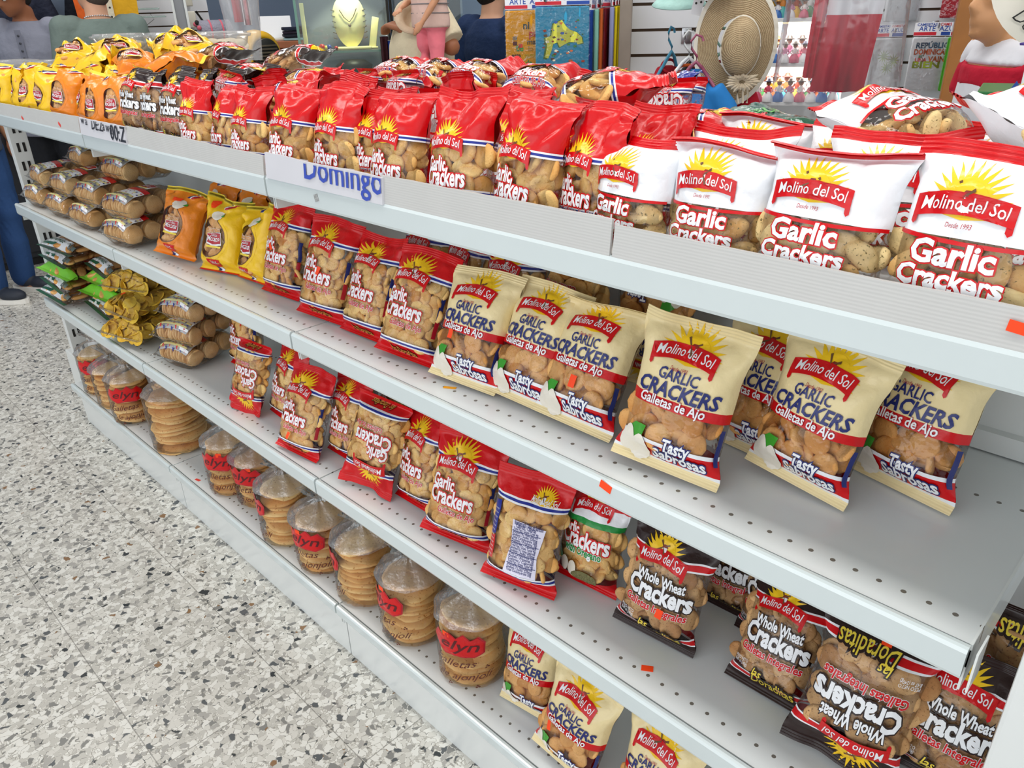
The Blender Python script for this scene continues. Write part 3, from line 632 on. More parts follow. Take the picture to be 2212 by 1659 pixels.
def t_long(seed, kind=0):
    """flat clear bag of long biscuits with a dark green and white foot"""
    W, H, T = .27, .24, .042; bg = Bag(W, H, T, seed, st=.12, sb=.05, ft=.9, bflop=.1, crump=1.5, pinch=.05); mb = MB(); W_ = K('white'); G = K('dgreen')
    if kind == 1: bg.shell(mb, [(.17, K('lime')), (.42, FILM), (.50, K('red')), (.62, K('red')), (1, K('leaf'))], FILM)
    else: bg.shell(mb, [(.05, G), (1, FILM)])
    if kind == 0:
        bg.band(mb, H*.05, H*.20, W_, 1, .004, -.46, .30, 14); bg.band(mb, H*.07, H*.10, G, 2, .004, -.44, -.05, 8)
        bg.word(mb, 'PAN TOSTADO', (-.03, H*.135), .12, .010, G, 4, .02); bg.word(mb, '20', (.085, H*.09), .03, .020, mat('print_dull_grey', '#5d6a66', .5), 4, .02)
        bg.poly(mb, [(.10, H*.10), (.115, H*.10), (.115, H*.16), (.10, H*.16)], mat('print_dull_grey', '#5d6a66', .5), 3)
    else: bg.word(mb, 'oro', (.05, H*.52), .05, .016, W_, 4, .02)
    return mb, fill(bg, 'tan', .030, .014, .16, .86, .040, seed, .5, False, .86, .25, 'biscuit'), bg
def t_chips(seed):
    W, H, T = .20, .23, .07; bg = Bag(W, H, T, seed, st=.12, sb=.06, ft=.86, bflop=.2, crump=1.6, pinch=.10); mb = MB(); bg.shell(mb, [(1, FILM)])
    return mb, fill(bg, 'chip', .024, .0045, .09, .86, .0245, seed, .85, True, .86, .9, 'plantain_chip'), bg
def t_plain(seed, colr, W, H, T, words=()):
    bg = Bag(W, H, T, seed, ft=.93, st=.06, bflop=.1, crump=1.8); mb = MB(); c = mat('glossy_'+colr, IK.get(colr, '#111111'), .16, .5, 0, .6, (30, .8, .006)); bg.shell(mb, [(1, c)], None, 26, 30)
    for t, at, wd, m in words: bg.word(mb, t, at, wd, None, K(m), 3, .02)
    return mb, [], bg

# ---- tied bags of round flat crackers, stacked
def t_stack(seed, n=9, r=.056, turn=0., top=.045, label=True):
    rn = random.Random(seed); th = .0155; Hs = n*th; out = []; q = seed*3.7
    for k in range(n):
        rr = r*rn.uniform(.88, 1.0)
        def P(a, b, rr=rr, k=k):
            A = 2*pi*a; B = pi*(b-.5); c = abs(cos(B))**.45; wv = 1+.10*noise.noise(Vector((cos(A)*1.6+k*9+q, sin(A)*1.6, q)))
            x, y = rr*c*cos(A)*wv, rr*c*sin(A)*wv; z = .0066*(1 if B > 0 else -1)*abs(sin(B))**.7+.0058*noise.noise(Vector((x*21+k*5, y*21, q)))+.0022*noise.noise(Vector((x*60+k*5, y*60, q)))
            return Vector((x, y, z))
        key = ('disc', k % 5, n, round(r, 3), seed % 3)
        if key not in _CM: _CM[key] = MB().grid(P, 26, 8, CR['flat']).mesh('flat_cracker')
        M = Matrix.Translation((rn.gauss(0, .0022), rn.gauss(0, .0022), .007+th*k)) @ Matrix.Rotation(rn.gauss(0, .075), 4, 'X') @ Matrix.Rotation(rn.gauss(0, .075), 4, 'Y') @ Matrix.Rotation(rn.uniform(0, 6.3), 4, 'Z')
        out.append((_CM[key], M, 'flat_cracker'))
    H = Hs+top; zt = Hs+.006
    def P(A, z, off=0.):
        if z < zt: rad = r*1.075*min(1., (.35+z/.004*.65) if z < .004 else 1)
        else: t = min(1, (z-zt)/(top*.52)); rad = r*1.075*(1-t)**.75+.009 if t < 1 else .009+.95*(z-zt-top*.52)
        f = 1+.035*noise.noise(Vector((cos(A)*3+q, sin(A)*3, z*28)))+.012*noise.noise(Vector((cos(A)*9+q, sin(A)*9, z*60)))
        if z > zt: f += .13*sin(A*9+q)*ss(zt, zt+.02, z)+.12*sin(A*14+q*2+z*40)*ss(zt+.02, zt+.04, z)
        rad = rad*f+off; return Vector((rad*cos(A), rad*sin(A), max(.0006, z-.004*ss(0, .1, z))))
    mb = MB(); nz = 26; n_ = 56
    vs = [P(2*pi*i/n_, H*j/nz) for j in range(nz+1) for i in range(n_)]
    mb.add(vs, [(j*n_+i, j*n_+(i+1) % n_, (j+1)*n_+(i+1) % n_, (j+1)*n_+i) for j in range(nz) for i in range(n_) if H*j/nz < zt], FILM)
    mb.add(vs, [(j*n_+i, j*n_+(i+1) % n_, (j+1)*n_+(i+1) % n_, (j+1)*n_+i) for j in range(nz) for i in range(n_) if H*j/nz >= zt], film('ruffle_film', base=.14, amt=.9, rough=.16, haze=.13, bumps=(70, 1.)))
    def art(V, T, m, lay):
        V, T = split_tris(V, T, .010); mb.add([P(-pi/2+turn+v.x/r, v.y, .0004*lay+.0006) for v in V], T, m)
    if label:
        zc = Hs*.80; pts = [(-.046, .000), (-.034, .016), (-.022, .010), (-.012, .020), (0, .012), (.012, .022), (.022, .012), (.034, .018), (.044, .006), (.042, -.012), (.026, -.020), (.002, -.018), (-.020, -.022), (-.038, -.014)]
        V, T = poly_tris([(x*1.3, z*1.45+zc) for x, z in pts]); art(V, T, K('maroon'), 1); V, T = poly_tris([(x*1.22, z*1.30+zc) for x, z in pts]); art(V, T, K('red'), 2)
        V, T = fit_text('elyn', .078, .026, .01, .3); art([Vector((v.x+.002, v.y+zc-.012)) for v in V], T, mat('print_dark_maroon', '#560d14', .4, .4), 3)
        BR = K('maroon') if False else ink('script_brown', '#5e2a1c')
        for t, w_, z, x in (('Galletas', .092, Hs*.42, -.012), ('de ajonjolí', .115, Hs*.20, .008)):
            V, T = fit_text(t, w_, None, .004, .45); art([Vector((v.x+x, v.y+z+.10*v.x)) for v in V], T, BR, 3)
        for x, z in ((-.05, .09), (.035, .08), (.055, .42), (-.02, .07)):
            for dx, dz in ((0, 0), (.005, .002), (.002, .005)): V, T = poly_tris([(x+dx+.0022*cos(a), Hs*z+dz+.0022*sin(a)) for a in [k*pi/4 for k in range(8)]]); art(V, T, BR, 3)
    return mb, out, type('B', (), dict(H=H))()
PM = {}
def pm(kind, k=0):
    """prototypes, built once per look"""
    key = (kind, k)
    if key not in PM:
        f = {'red': lambda: proto(t_red, 11+k), 'red_back': lambda: proto(t_red, 31, side='b'), 'red_s': lambda: proto(t_red, 51+k, big=False, flop=[.5, .9, .35, 1.1, .7][k % 5]),
             'red_e': lambda: proto(t_red, 71+k, big=False, flop=[.4, -.6, .9, .2][k % 4], crk=False), 'red_l': lambda: proto(t_red, 81+k, big=False), 'red_x': lambda: proto(t_red, 91+k, crk=False),
             'white': lambda: proto(t_white, 101+k, flop=[.8, -2.4, -2.2, .5, .35][k % 5]), 'white_l': lambda: proto(t_white, 121+k), 'cream': lambda: proto(t_cream, 131+k, flop=[0, .5, 0, .35, -1.6, .2][k % 6]),
             'wheat': lambda: proto(t_wheat, 151+k), 'wheat_s': lambda: proto(t_wheat, 171+k, big=False, flop=.5), 'wheat_l': lambda: proto(t_wheat, 181+k, big=False), 'oreg': lambda: proto(t_oreg, 191+k),
             'orange': lambda: proto(t_mocana, 201+k), 'yellow': lambda: proto(t_mocana, 211+k, base='yellow'), 'orange_s': lambda: proto(t_mocana, 221+k, big=False, flop=[.6, 1.2, -.9][k % 3]),
             'yellow_s': lambda: proto(t_mocana, 231+k, base='yellow', big=False, flop=[.5, 1.1, -.8][k % 3]), 'star': lambda: proto(t_star, 241+k), 'long': lambda: proto(t_long, 251+k, kind=0), 'lime': lambda: proto(t_long, 261+k, kind=1),
             'chips': lambda: proto(t_chips, 271+k)}[kind]
        PM[key] = f()
    return PM[key]
GB = {'B': 'bags of crackers on the second tier', 'C': 'bags of crackers on the third tier', 'D': 'bags on the bottom tier', 'A': 'small bags on the top tier'}
ZS = {'A': ZA, 'B': ZB, 'C': ZC, 'D': ZD}
def bag(kind, k, sh, x, y, yaw, lean, roll, s, label, flip=False, back=False, stick=None, dz=0.):
    nm = {'star': 'cookie_pack', 'long': 'biscuit_bag', 'lime': 'biscuit_bag', 'chips': 'chip_bag'}.get(kind, 'cracker_bag')
    p = pm(kind, k); z = ZS[sh]+abs(sin(R(roll)))*p[2].W*s/2+dz
    return put(kind, nm, p, label, 'bag of crackers' if nm == 'cracker_bag' else nm.replace('_', ' '), GB[sh], (x, y, z), yaw, lean, roll, s, flip, back, stick)
# ---- second tier, from its far end to the near end
bag('orange', 1, 'B', -.722, .225, 4, 12, 0, 1., 'orange cracker bag at the back of the second tier, behind the slumped orange one')
bag('orange', 0, 'B', -.560, .235, -3, 10, 0, 1., 'orange cracker bag standing behind the yellow bag with the orange sticker')
bag('orange', 0, 'B', -.675, .071, 24, 25, -8, .98, 'slumped orange cracker bag at the front of the second tier, beside the starred cookie packs', stick=(-.012, .145, .02, .008))
bag('yellow', 0, 'B', -.482, .100, 16, 22, 0, 1.02, 'yellow garlic cracker bag with a big orange sticker near its top', stick=(-.042, .155, .018, .014, .3))
bag('yellow', 1, 'B', -.345, .112, -2, 22, 3, 1.0, 'yellow garlic cracker bag half hidden by the first red bag of the second tier')
bag('red', 0, 'B', -.215, .108, 4, 20, 0, 1.0, 'red garlic cracker bag on the second tier, right beside the yellow bags', stick=(-.020, .105, .018, .009, -.8))
bag('red', 1, 'B', -.014, .082, 10, 21, -3, 1.0, 'red garlic cracker bag on the second tier, second along from the yellow bags', stick=(.004, .098, .009, .017, -.3))
bag('red', 2, 'B', .125, .086, 2, 24, 0, .98, 'red garlic cracker bag on the second tier, third along from the yellow bags')
bag('red', 3, 'B', .276, .066, 12, 26, -5, .97, 'red garlic cracker bag on the second tier, touching the first cream bag')
bag('cream', 1, 'B', .428, .066, 9, 24, -3, .95, 'cream garlic cracker bag beside the red bags, orange sticker under its red band', stick=(-.028, .083, .011, .016))
bag('cream', 2, 'B', .546, .080, 4, 28, -3, .95, 'narrow-looking cream garlic cracker bag, second from the red bags')
bag('cream', 4, 'B', .655, .078, 4, 27, -3, .96, 'cream garlic cracker bag with a folded-in top and an orange sticker on its window', stick=(.0, .070, .013, .019))
bag('cream', 0, 'B', .829, .062, 12, 15, -6, 1.01, 'tall upright cream garlic cracker bag, its seal standing straight up')
bag('cream', 3, 'B', .882, .190, -6, 14, 0, .94, 'cream garlic cracker bag tucked in behind the tall upright cream one')
bag('cream', 1, 'B', .968, .150, -4, 13, -5, .95, 'cream garlic cracker bag standing alone over bare shelf, its top folded over')
bag('cream', 5, 'B', 1.062, .235, -12, 13, 0, 1.0, 'cream garlic cracker bag nearest the second tier end, leaning on the back panel')
for i, (x, y, l, fl) in enumerate([(.124, .25, 'red bag in the shade behind the third red bag of the second tier', 0), (.245, .25, 'shaded red bag behind the red bag that touches the cream ones', 0), (.372, .245, 'shaded red bag showing its sun between the red and the cream bags', 0),
                                   (.500, .25, 'upside-down red bag in the shade behind the narrow-looking cream bag', 1)]):
    bag('red', i, 'B', x, y, [3, -5, 4, -2][i], 8, 0, 1., l, flip=bool(fl))
bag('cream', 2, 'B', .655, .27, 3, 6, 0, .98, 'upside-down cream bag in the shade behind the one with the folded-in top', flip=True)
# ---- third tier
bag('red', 2, 'C', -.655, .190, 2, 14, 2, 1., 'red cracker bag at the back of the third tier, beside the starred cookie packs')
bag('red', 0, 'C', -.408, .055, 8, 22, -1, .90, 'upside-down red cracker bag at the third tier front edge, first past bare shelf', flip=True)
bag('red', 1, 'C', -.305, .105, -4, 20, 0, .92, 'red cracker bag squeezed behind the upside-down one on the third tier')
bag('red', 3, 'C', -.124, .034, 10, 24, -3, .99, 'red cracker bag hanging over the third tier rail, orange sticker near its foot', stick=(-.005, .045, .009, .016, -.2))
bag('red', 0, 'C', -.030, .100, -2, 18, 2, .93, 'red cracker bag on the third tier, pinched between the overhanging and the twisted upside-down bag')
bag('red', 2, 'C', .118, .050, 14, 22, -6, .99, 'upside-down red cracker bag with gold lettering at its top, just past the shelf joint', flip=True)
bag('red', 1, 'C', .240, .088, -4, 20, 4, .95, 'red cracker bag wedged between the twisted upside-down bag and the biggest red one')
bag('red', 3, 'C', .385, .062, 20, 17, -7, 1.04, 'biggest red cracker bag on the third tier, its ribbon fully readable')
bag('red_back', 0, 'C', .557, .056, 16, 17, -3, 1.03, 'red cracker bag turned round to show its nutrition table')
bag('oreg', 0, 'C', .640, .140, 6, 11, -1, .92, 'cracker bag with oregano, green stripe and green words, third tier')
bag('oreg', 1, 'C', .500, .235, 0, 6, 0, 1.0, 'green and white topped cracker bag behind the one turned round')
bag('wheat', 0, 'C', .800, .112, 10, 11, -5, 1.02, 'dark brown whole wheat bag with an orange sticker on its red words', stick=(.012, .066, .012, .016, -.1))
bag('wheat', 1, 'C', .850, .250, 2, 8, 0, .95, 'whole wheat bag deep in the shade, right behind the one with the orange sticker')
bag('wheat', 2, 'C', .945, .225, -4, 10, 3, .95, 'half hidden whole wheat bag at the back, between the two front whole wheat bags')
bag('wheat', 0, 'C', .984, .128, -2, 26, 2, .93, 'whole wheat bag lying back on the third tier, third from the near end')
bag('wheat', 1, 'C', 1.105, .085, 14, 20, -7, 1.05, 'upside-down whole wheat bag nearest the camera on the third tier, orange sticker at top', flip=True, stick=(-.005, .012, .012, .015))
bag('wheat', 2, 'C', 1.205, .150, 6, 15, -3, 1.0, 'whole wheat bag beside the white end post of the third tier')
bag('wheat', 0, 'C', 1.262, .270, 2, 6, 0, 1.12, 'upside-down black-topped bag in the corner behind the white end post', flip=True)
for i, (x, l) in enumerate([(-.19, 'shaded red bag behind the overhanging one on the third tier'), (-.03, 'shaded red bag behind the pinched one on the third tier'), (.13, 'shaded red bag at the back, past the shelf joint of the third tier')]): bag('red', (i+1) % 4, 'C', x, .255, [4, -3, 2][i], 6, 0, .95, l)
# ---- bottom tier
bag('cream', 2, 'D', .540, .090, 4, 16, 4, .93, 'cream bag on the bottom tier, first beside the tied stacks of flat crackers')
bag('cream', 0, 'D', .672, .045, 3, 15, -7, .99, 'cream bag on the bottom tier with an orange sticker below its red band', stick=(-.040, .082, .010, .018, .3))
bag('cream', 3, 'D', .846, .070, -3, 12, 0, .99, 'cream bag on the bottom tier, second from the tied stacks and cut by the frame')
bag('cream', 5, 'D', .985, .10, -3, 12, 0, .99, 'cream bag on the bottom tier of which only the top edge shows')
# tied stacks of flat crackers along the bottom tier
ST = [(-1.655, .085, 10, .9, 'first tied stack of flat crackers at the far end of the bottom tier'), (-1.50, .080, 9, .7, 'low tied stack of pale flat crackers, second from the far end'), (-1.33, .072, 10, .9, 'tied stack of flat crackers in a brown lettered bag, third from the far end'),
      (-1.215, .175, 10, 1.2, 'tied stack of flat crackers standing behind the widest stack'), (-1.03, .105, 12, 0, 'widest and tallest stack of flat crackers, in a plain clear bag'),
      (-.665, .098, 10, .5, 'tied stack with a red label, first past the bare stretch of bottom shelf'), (-.545, .125, 9, .35, 'tied stack with a red label and a round orange sticker, set a little back'), (-.330, .085, 10, -.55, 'tied stack whose red label is turned away to the far side'),
      (-.165, .090, 9, .25, 'tied stack with its whole red label facing the aisle, orange sticker on it'), (.010, .092, 10, -.75, 'tied stack with its red label turned to the far side and an orange sticker'),
      (.190, .090, 10, -.15, 'tied stack with a slanting red label, second from the cream bags'), (.370, .105, 10, .38, 'tied stack with a red label over brown script, right beside the cream bags')]
for i, (x, y, n, turn, lb) in enumerate(ST):
    big = n == 12; p = proto_st = None
    mb, out, bg = t_stack(i+1, max(7, n), .090 if big else .071, turn, .085, not big and i not in (1, 3))
    p = (mb.mesh('wrapper', True, True), out, bg); t = put('st', 'flat_cracker_bag', p, lb, 'bag of crackers', 'tied stacks of flat crackers on the bottom tier', (x, y, ZD), [0, 40, 10, 70, 20, -10, 5, 25, 0, 15, 5, 0][i]*0)
    if i in (5, 6, 8, 9, 10, 11):
        Hs = max(7, n)*.0155; q = MB(); r_ = .071*1.10; a0 = -pi/2+turn+[0, 0, 0, 0, 0, .25, .35, 0, -.12, .05, .1, -.30][i]; z_ = Hs*.80+[0, 0, 0, 0, 0, .02, .022, 0, .016, .01, .03, .017][i]
        q.add([(r_*cos(a0+da/r_), r_*sin(a0+da/r_), z_+dz) for da, dz in ((-.008, -.006), (.008, -.006), (.008, .006), (-.008, .006))], [(0, 1, 2, 3)], TAG); q.build('price_sticker', t, False)['label'] = 'small orange price sticker'
# starred cookie packs and long biscuits at the far end
k = 0
for x, y, z, yaw, l in [(-.93, .005, 0, 6, 'starred cookie pack on the second tier shelf, nearest the orange bags'), (-1.22, .010, 0, 4, 'starred cookie pack on the second tier shelf, next to the one by the orange bags'), (-1.45, .012, 0, 3, 'starred cookie pack lying third from the orange bags'), (-1.68, .012, 0, 2, 'starred cookie pack lying at the very end of the second tier'),
                        (-.95, .030, .062, 9, 'starred cookie pack on top of the one nearest the orange bags, sticker-free'), (-1.20, .035, .062, 5, 'starred cookie pack in the upper layer, its big label facing up'), (-1.43, .035, .062, 2, 'starred cookie pack in the upper layer, third from the orange bags'), (-1.66, .035, .062, -3, 'starred cookie pack in the upper layer at the end of the tier'),
                        (-1.16, .115, .124, 6, 'cookie pack with a maroon logo on the top of the heap'), (-1.52, .13, .124, -2, 'topmost cookie pack at the far end, white and red stars and an orange sticker')]:
    bag('star', k % 3, 'B', x, y, yaw, 88, 0, 1.0, l, dz=.034+z, stick=(-.045, .05, .018, .012) if k in (7, 9) else None); k += 1
for x, y, z, yaw, l in [(-.80, .040, 0, 14, 'bottom pack of the starred cookies on the third tier'), (-.80, .050, .060, 18, 'middle pack of the starred cookies on the third tier'), (-.815, .075, .120, 12, 'top pack of the starred cookies on the third tier, beneath the shelf above')]:
    bag('star', k % 3, 'C', x, y, yaw, 86, 0, 1.0, l, dz=.034+z); k += 1
for i, (x, kd, l) in enumerate([(-1.70, 'long', 'lowest'), (-1.70, 'long', 'second lowest'), (-1.69, 'lime', 'bright green'), (-1.70, 'long', 'next to topmost'), (-1.68, 'long', 'topmost')]):
    bag(kd, i % 2, 'C', x, -.005+.012*i, [2, -3, 4, 0, 5][i], 86, 0, 1.0, l+' bag in the stack of long biscuits at the third tier far end', dz=.024+.041*i, stick=(.07, .10, .02, .014) if i in (0, 4) else None)
for i, (x, kd, l) in enumerate([(-1.43, 'long', 'biscuit bag under the red and green banded ones'), (-1.43, 'lime', 'lower of the two red and green banded biscuit bags'), (-1.44, 'lime', 'upper of the two red and green banded biscuit bags'), (-1.45, 'long', 'biscuit bag lying on top of the red and green banded ones')]):
    bag(kd, (i+1) % 2, 'C', x, .055+.012*i, [-4, 6, 3, -5][i], 86, 0, .97, l, dz=.024+.042*i, stick=(.06, .11, .02, .014) if i in (0, 3) else None)
for i, (x, y, yaw, l) in enumerate([(-1.09, .0, 14, 'lowest bag of yellow plantain chips, hanging over the rail'), (-1.13, .02, 6, 'middle bag of yellow plantain chips'), (-1.17, .07, 20, 'topmost bag of yellow plantain chips, pushed back')]):
    bag('chips', i % 2, 'C', x, y, yaw, 82, 0, 1., l, dz=.036+.058*i, stick=(-.02, .06, .014, .014) if i < 2 else None)
# ---------------------------------------------------------------- the top tier
def small(kind, k, x, y, yaw, lean, roll, s, label, **kw): return bag(kind, k, 'A', x, y, yaw, lean, roll, s, label, **kw)
n_ = ['first', 'second', 'third', 'fourth', 'fifth', 'sixth', 'seventh', 'eighth', 'ninth', 'tenth', 'eleventh', 'twelfth']
for i, (x, kd) in enumerate([(-1.74, 'yellow_s'), (-1.62, 'yellow_s'), (-1.49, 'yellow_s'), (-1.36, 'yellow_s'), (-1.20, 'orange_s'), (-1.06, 'orange_s'), (-.93, 'orange_s'), (-.815, 'orange_s')]):
    small(kd, i % 3, x, .055+.008*(i % 2), [14, -16, 18, 6, 24, -12, 10, 20][i], 6+(i*7) % 18, [4, -7, 6, -4, -8, 7, -3, 5][i], 1.03, 'small %s cracker bag, %s from the far end of the top tier front row' % ('yellow' if kd[0] == 'y' else 'orange', n_[i]))
for i, x in enumerate([-.708, -.590, -.478]):
    small('wheat_s', i % 2, x, .058, [6, -4, 8][i], 12, [-2, 2, 0][i], .98, 'small black-topped whole wheat bag, %s from the orange bags in the top front row' % n_[i])
for i, (x, y, yaw, lean, roll, s) in enumerate([(-.372, .055, 8, 12, 0, .95), (-.255, .060, -4, 14, 2, .93), (-.145, .052, 9, 13, 0, .92), (.012, .050, 12, 14, -2, 1.0), (.150, .056, 4, 12, 0, 1.02), (.225, .085, -3, 10, 3, .95), (.318, .052, 8, 13, 0, 1.02), (.466, .050, 6, 14, 2, 1.06), (.590, .056, -3, 11, -2, 1.05), (.684, .075, -14, 12, 3, .98)]):
    small('red_s', i % 5, x, y, yaw, lean, roll, s, 'small red-topped garlic cracker bag, %s from the whole wheat bags in the top front row' % n_[i])
for i, (x, y, yaw, lean, roll, s, k, l) in enumerate([(.757, .058, -8, 12, 0, .95, 0, 'small white and red cracker bag nearest the red-topped bags'), (.872, .062, 2, 12, 0, 1.0, 1, 'white and red cracker bag with its seal folded forward, second from the red-topped bags'),
    (.992, .050, 4, 14, -2, 1.06, 2, 'white and red cracker bag with a curling seal folded over its sun'), (1.020, .150, 10, 18, 2, 1.08, 3, 'white and red cracker bag standing behind the one with the curling seal'), (1.128, .056, -3, 14, 0, 1.12, 4, 'largest white and red cracker bag, at the near edge of the picture')]):
    small('white', k, x, y, yaw, lean, roll, s, l)
# rows behind the front row: mostly crimped red tops
rn = random.Random(4)
rows = [(.165, -.40, .72, 9, 0), (.285, -.42, .80, 9, 1), (.405, -.38, .74, 8, 2), (.53, -.30, .70, 6, 3)]
rw = ['second', 'third', 'fourth', 'fifth']
for y, x0, x1, n, r_ in rows:
    for i in range(n):
        x = x0+(x1-x0)*i/(n-1)+rn.uniform(-.012, .012)
        if x > .60 and y > .25: continue
        small('red_e', (i+r_) % 4, x, y+rn.uniform(-.012, .012), rn.uniform(-14, 14), rn.uniform(4, 16), rn.uniform(-5, 5), rn.uniform(.92, 1.0), 'red crimped bag top, %s along in the %s row of the top tier' % (n_[i], rw[r_]), flip=(i*3+r_) % 5 == 0)
for i, (x, y, yaw, l) in enumerate([(.83, .16, 6, 'white and red bag in the second row, half behind the folded seals'), (.92, .27, -8, 'white and red bag in the third row, crimp bent over'), (1.16, .19, 4, 'white and red bag at the near edge, second row'), (1.06, .30, -5, 'white and red bag in the third row, nearest the camera'), (.80, .29, 10, 'white and red bag in the third row, beside the red crimped tops'), (1.22, .32, 3, 'white and red bag in the third row at the near edge')]):
    small('white', (i*2+3) % 5, x, y, yaw, 14, 0, 1.0, l)
for i, (x, y) in enumerate([(-.70, .17), (-.58, .18), (-.49, .19), (-.66, .30), (-.54, .31)]):
    small('wheat_s', i % 2, x, y, [5, -8, 3, 6, -4][i], 10, 0, .97, 'black-topped whole wheat bag, %s' % ['second row, beside the orange bags', 'second row, middle one', 'second row, beside the red tops', 'third row, by the orange bags', 'third row, by the red tops'][i])
i = 0
for r_, y in enumerate((.165, .28, .39)):
    for x in (-1.58, -1.46, -1.33, -1.20, -1.04, -.87):
        kd = 'yellow_s' if x < -1.1 else 'orange_s'
        small(kd, (i+r_) % 3, x+rn.uniform(-.02, .02), y, rn.uniform(-30, 30), rn.uniform(5, 26), rn.uniform(-10, 10), 1.05, 'small %s cracker bag in the heap, %s row, %s from the far end' % ('yellow' if kd[0] == 'y' else 'orange', rw[r_], n_[i % 6])); i += 1
# bags lying on top of the standing ones
def lying(kind, k, x, y, z, yaw, pitch, roll, s, label, **kw): return small(kind, k, x, y, yaw, pitch, roll, s, label, dz=z-ZA, **kw)
for a in [('red_l', 0, .52, .20, 1.287, -62, 76, 4, 1.08, 'topmost red cracker bag lying across the others, crimp pointing to the hats'), ('red_l', 1, .62, .30, 1.238, -70, 76, 0, 1.0, 'red cracker bag lying just below the topmost one, half under it'),
          ('red_l', 2, .30, .36, 1.280, 20, 76, 0, 1.05, 'red cracker bag lying flat beside the topmost one'), ('red_l', 3, .10, .38, 1.280, 4, 76, -3, 1.05, 'red cracker bag lying in front of the woman in navy'), ('red_l', 0, -.06, .40, 1.280, -8, 76, 0, 1.05, 'red cracker bag with gold foot lettering, lying near the glass case'),
          ('red_l', 1, -.20, .42, 1.277, 6, 76, 3, 1.03, 'red cracker bag lying in front of the glass case'), ('red_l', 2, -.35, .26, 1.267, -72, 76, 0, 1.05, 'upper of two red bags lying end-on beside the whole wheat bags'), ('red_l', 3, -.30, .17, 1.247, -68, 76, 3, 1.05, 'lower of two red bags lying end-on beside the whole wheat bags'),
          ('wheat_l', 0, -.96, .36, 1.298, -75, 76, 0, 1.18, 'whole wheat bag lying on the orange heap, nearest the plastic tubs'), ('wheat_l', 1, -.74, .46, 1.292, -70, 76, 0, 1.18, 'whole wheat bag lying beyond the other two, its words facing up'), ('wheat_l', 0, -.70, .29, 1.258, -78, 76, 2, 1.12, 'whole wheat bag lying in front of the other two lying ones'),
          ('orange_s', 0, -.92, .20, 1.277, -60, 70, 0, 1.25, 'big orange cracker bag lying on the orange heap'), ('orange_s', 1, -1.10, .25, 1.277, 70, 70, 4, 1.15, 'orange cracker bag lying across the heap beside the big one'), ('yellow_s', 0, -1.05, .42, 1.304, 80, 70, 0, 1.35, 'yellow bag lying in front of the plastic tubs'),
          ('yellow_s', 1, -1.32, .30, 1.292, 75, 70, 0, 1.35, 'yellow bag lying lengthways in the middle of the heap'), ('yellow_s', 2, -1.40, .20, 1.272, -65, 70, 5, 1.15, 'yellow bag lying at the front of the yellow heap'), ('yellow_s', 0, -1.56, .22, 1.282, 60, 70, -4, 1.3, 'yellow bag lying across the far end of the heap'),
          ('yellow_s', 1, -1.48, .38, 1.297, 85, 70, 0, 1.35, 'yellow bag lying behind the yellow heap'), ('yellow_s', 2, -1.22, .42, 1.307, 70, 70, 0, 1.35, 'topmost yellow bag of the heap, in front of the tubs')]: lying(*a)
for a in [(1.03, .25, 1.283, 68, 80, 0, 1.05, 'white and red oregano cracker bag lying on top, past the green bag'), (1.205, .20, 1.288, 62, 74, 6, 1.1, 'white and red cracker bag tipped up at the edge of the picture, barcode showing')]:
    lying('white_l', int(a[0] > 1.1), *a)
q = t_plain(5, 'dgreen', .21, .26, .075, [('VERDE', (.0, .13), .10, 'leaf')]); p = (q[0].mesh('wrapper', True, True), [], q[2])
put('g', 'snack_bag', p, 'big glossy green bag lying on the top tier', 'bag', None, (.745, .545, 1.208), 62, 88, 0, .95)
q = t_plain(6, 'black', .20, .24, .06); p = (q[0].mesh('wrapper', True, True), [], q[2])
put('g', 'snack_bag', p, 'black crinkled bag lying under the green one', 'bag', None, (.80, .60, 1.19), 55, 88, 0, .85)
q = t_plain(7, 'blue', .12, .15, .04, [('00', (.0, .07), .05, 'white')]); p = (q[0].mesh('wrapper', True, True), [], q[2])
put('g', 'snack_bag', p, 'small blue bag with white digits among the red tops', 'bag', None, (.50, .455, 1.275), -50, 60, 0, .62)
# clear tubs of pale sweets at the far end
CLEAR = film('clear_tub', amt=.6, base=.08, rough=.12, haze=.16, bumps=(12, .2)); CANDY = mat('coconut_sweet', '#e9dcc4', .6, .3, vary=.05, vscale=30)
def tub(x, y, z, yaw, label):
    t = thing('plastic_tub', label, 'tub', (x, y, z), R(yaw), 'clear tubs of sweets behind the heap')
    m = MB(); n = 24
    def ring(w, d, zz): return [Vector((math.copysign(abs(cos(a))**.5, cos(a))*w/2, math.copysign(abs(sin(a))**.5, sin(a))*d/2, zz)) for a in [2*pi*i/n for i in range(n)]]
    rs = [ring(.15, .13, 0), ring(.152, .132, .004), ring(.176, .150, .054), ring(.192, .166, .056), ring(.192, .166, .060)]
    vs = [v for r in rs for v in r]; fs = [list(range(n))[::-1]]+[(j*n+i, j*n+(i+1) % n, (j+1)*n+(i+1) % n, (j+1)*n+i) for j in range(4) for i in range(n)]
    m.add(vs, fs, CLEAR); m.build('tub_body', t)
    l = MB(); rs = [ring(.194, .168, .060), ring(.194, .168, .064), ring(.176, .150, .065), ring(.170, .144, .071)]; vs = [v for r in rs for v in r]
    l.add(vs, [(j*n+i, j*n+(i+1) % n, (j+1)*n+(i+1) % n, (j+1)*n+i) for j in range(3) for i in range(n)]+[list(range(3*n, 4*n))], CLEAR); l.build('lid', t)
    sw = MB().ball((0, 0, 0), (.030, .030, .022), CANDY, 12, 8).mesh('sweet')
    for i in range(3):
        for j in range(3): link('sweet', sw, t, (-.048+.048*i, -.042+.042*j, .026+.003*((i+j) % 2)))
H_ = .072
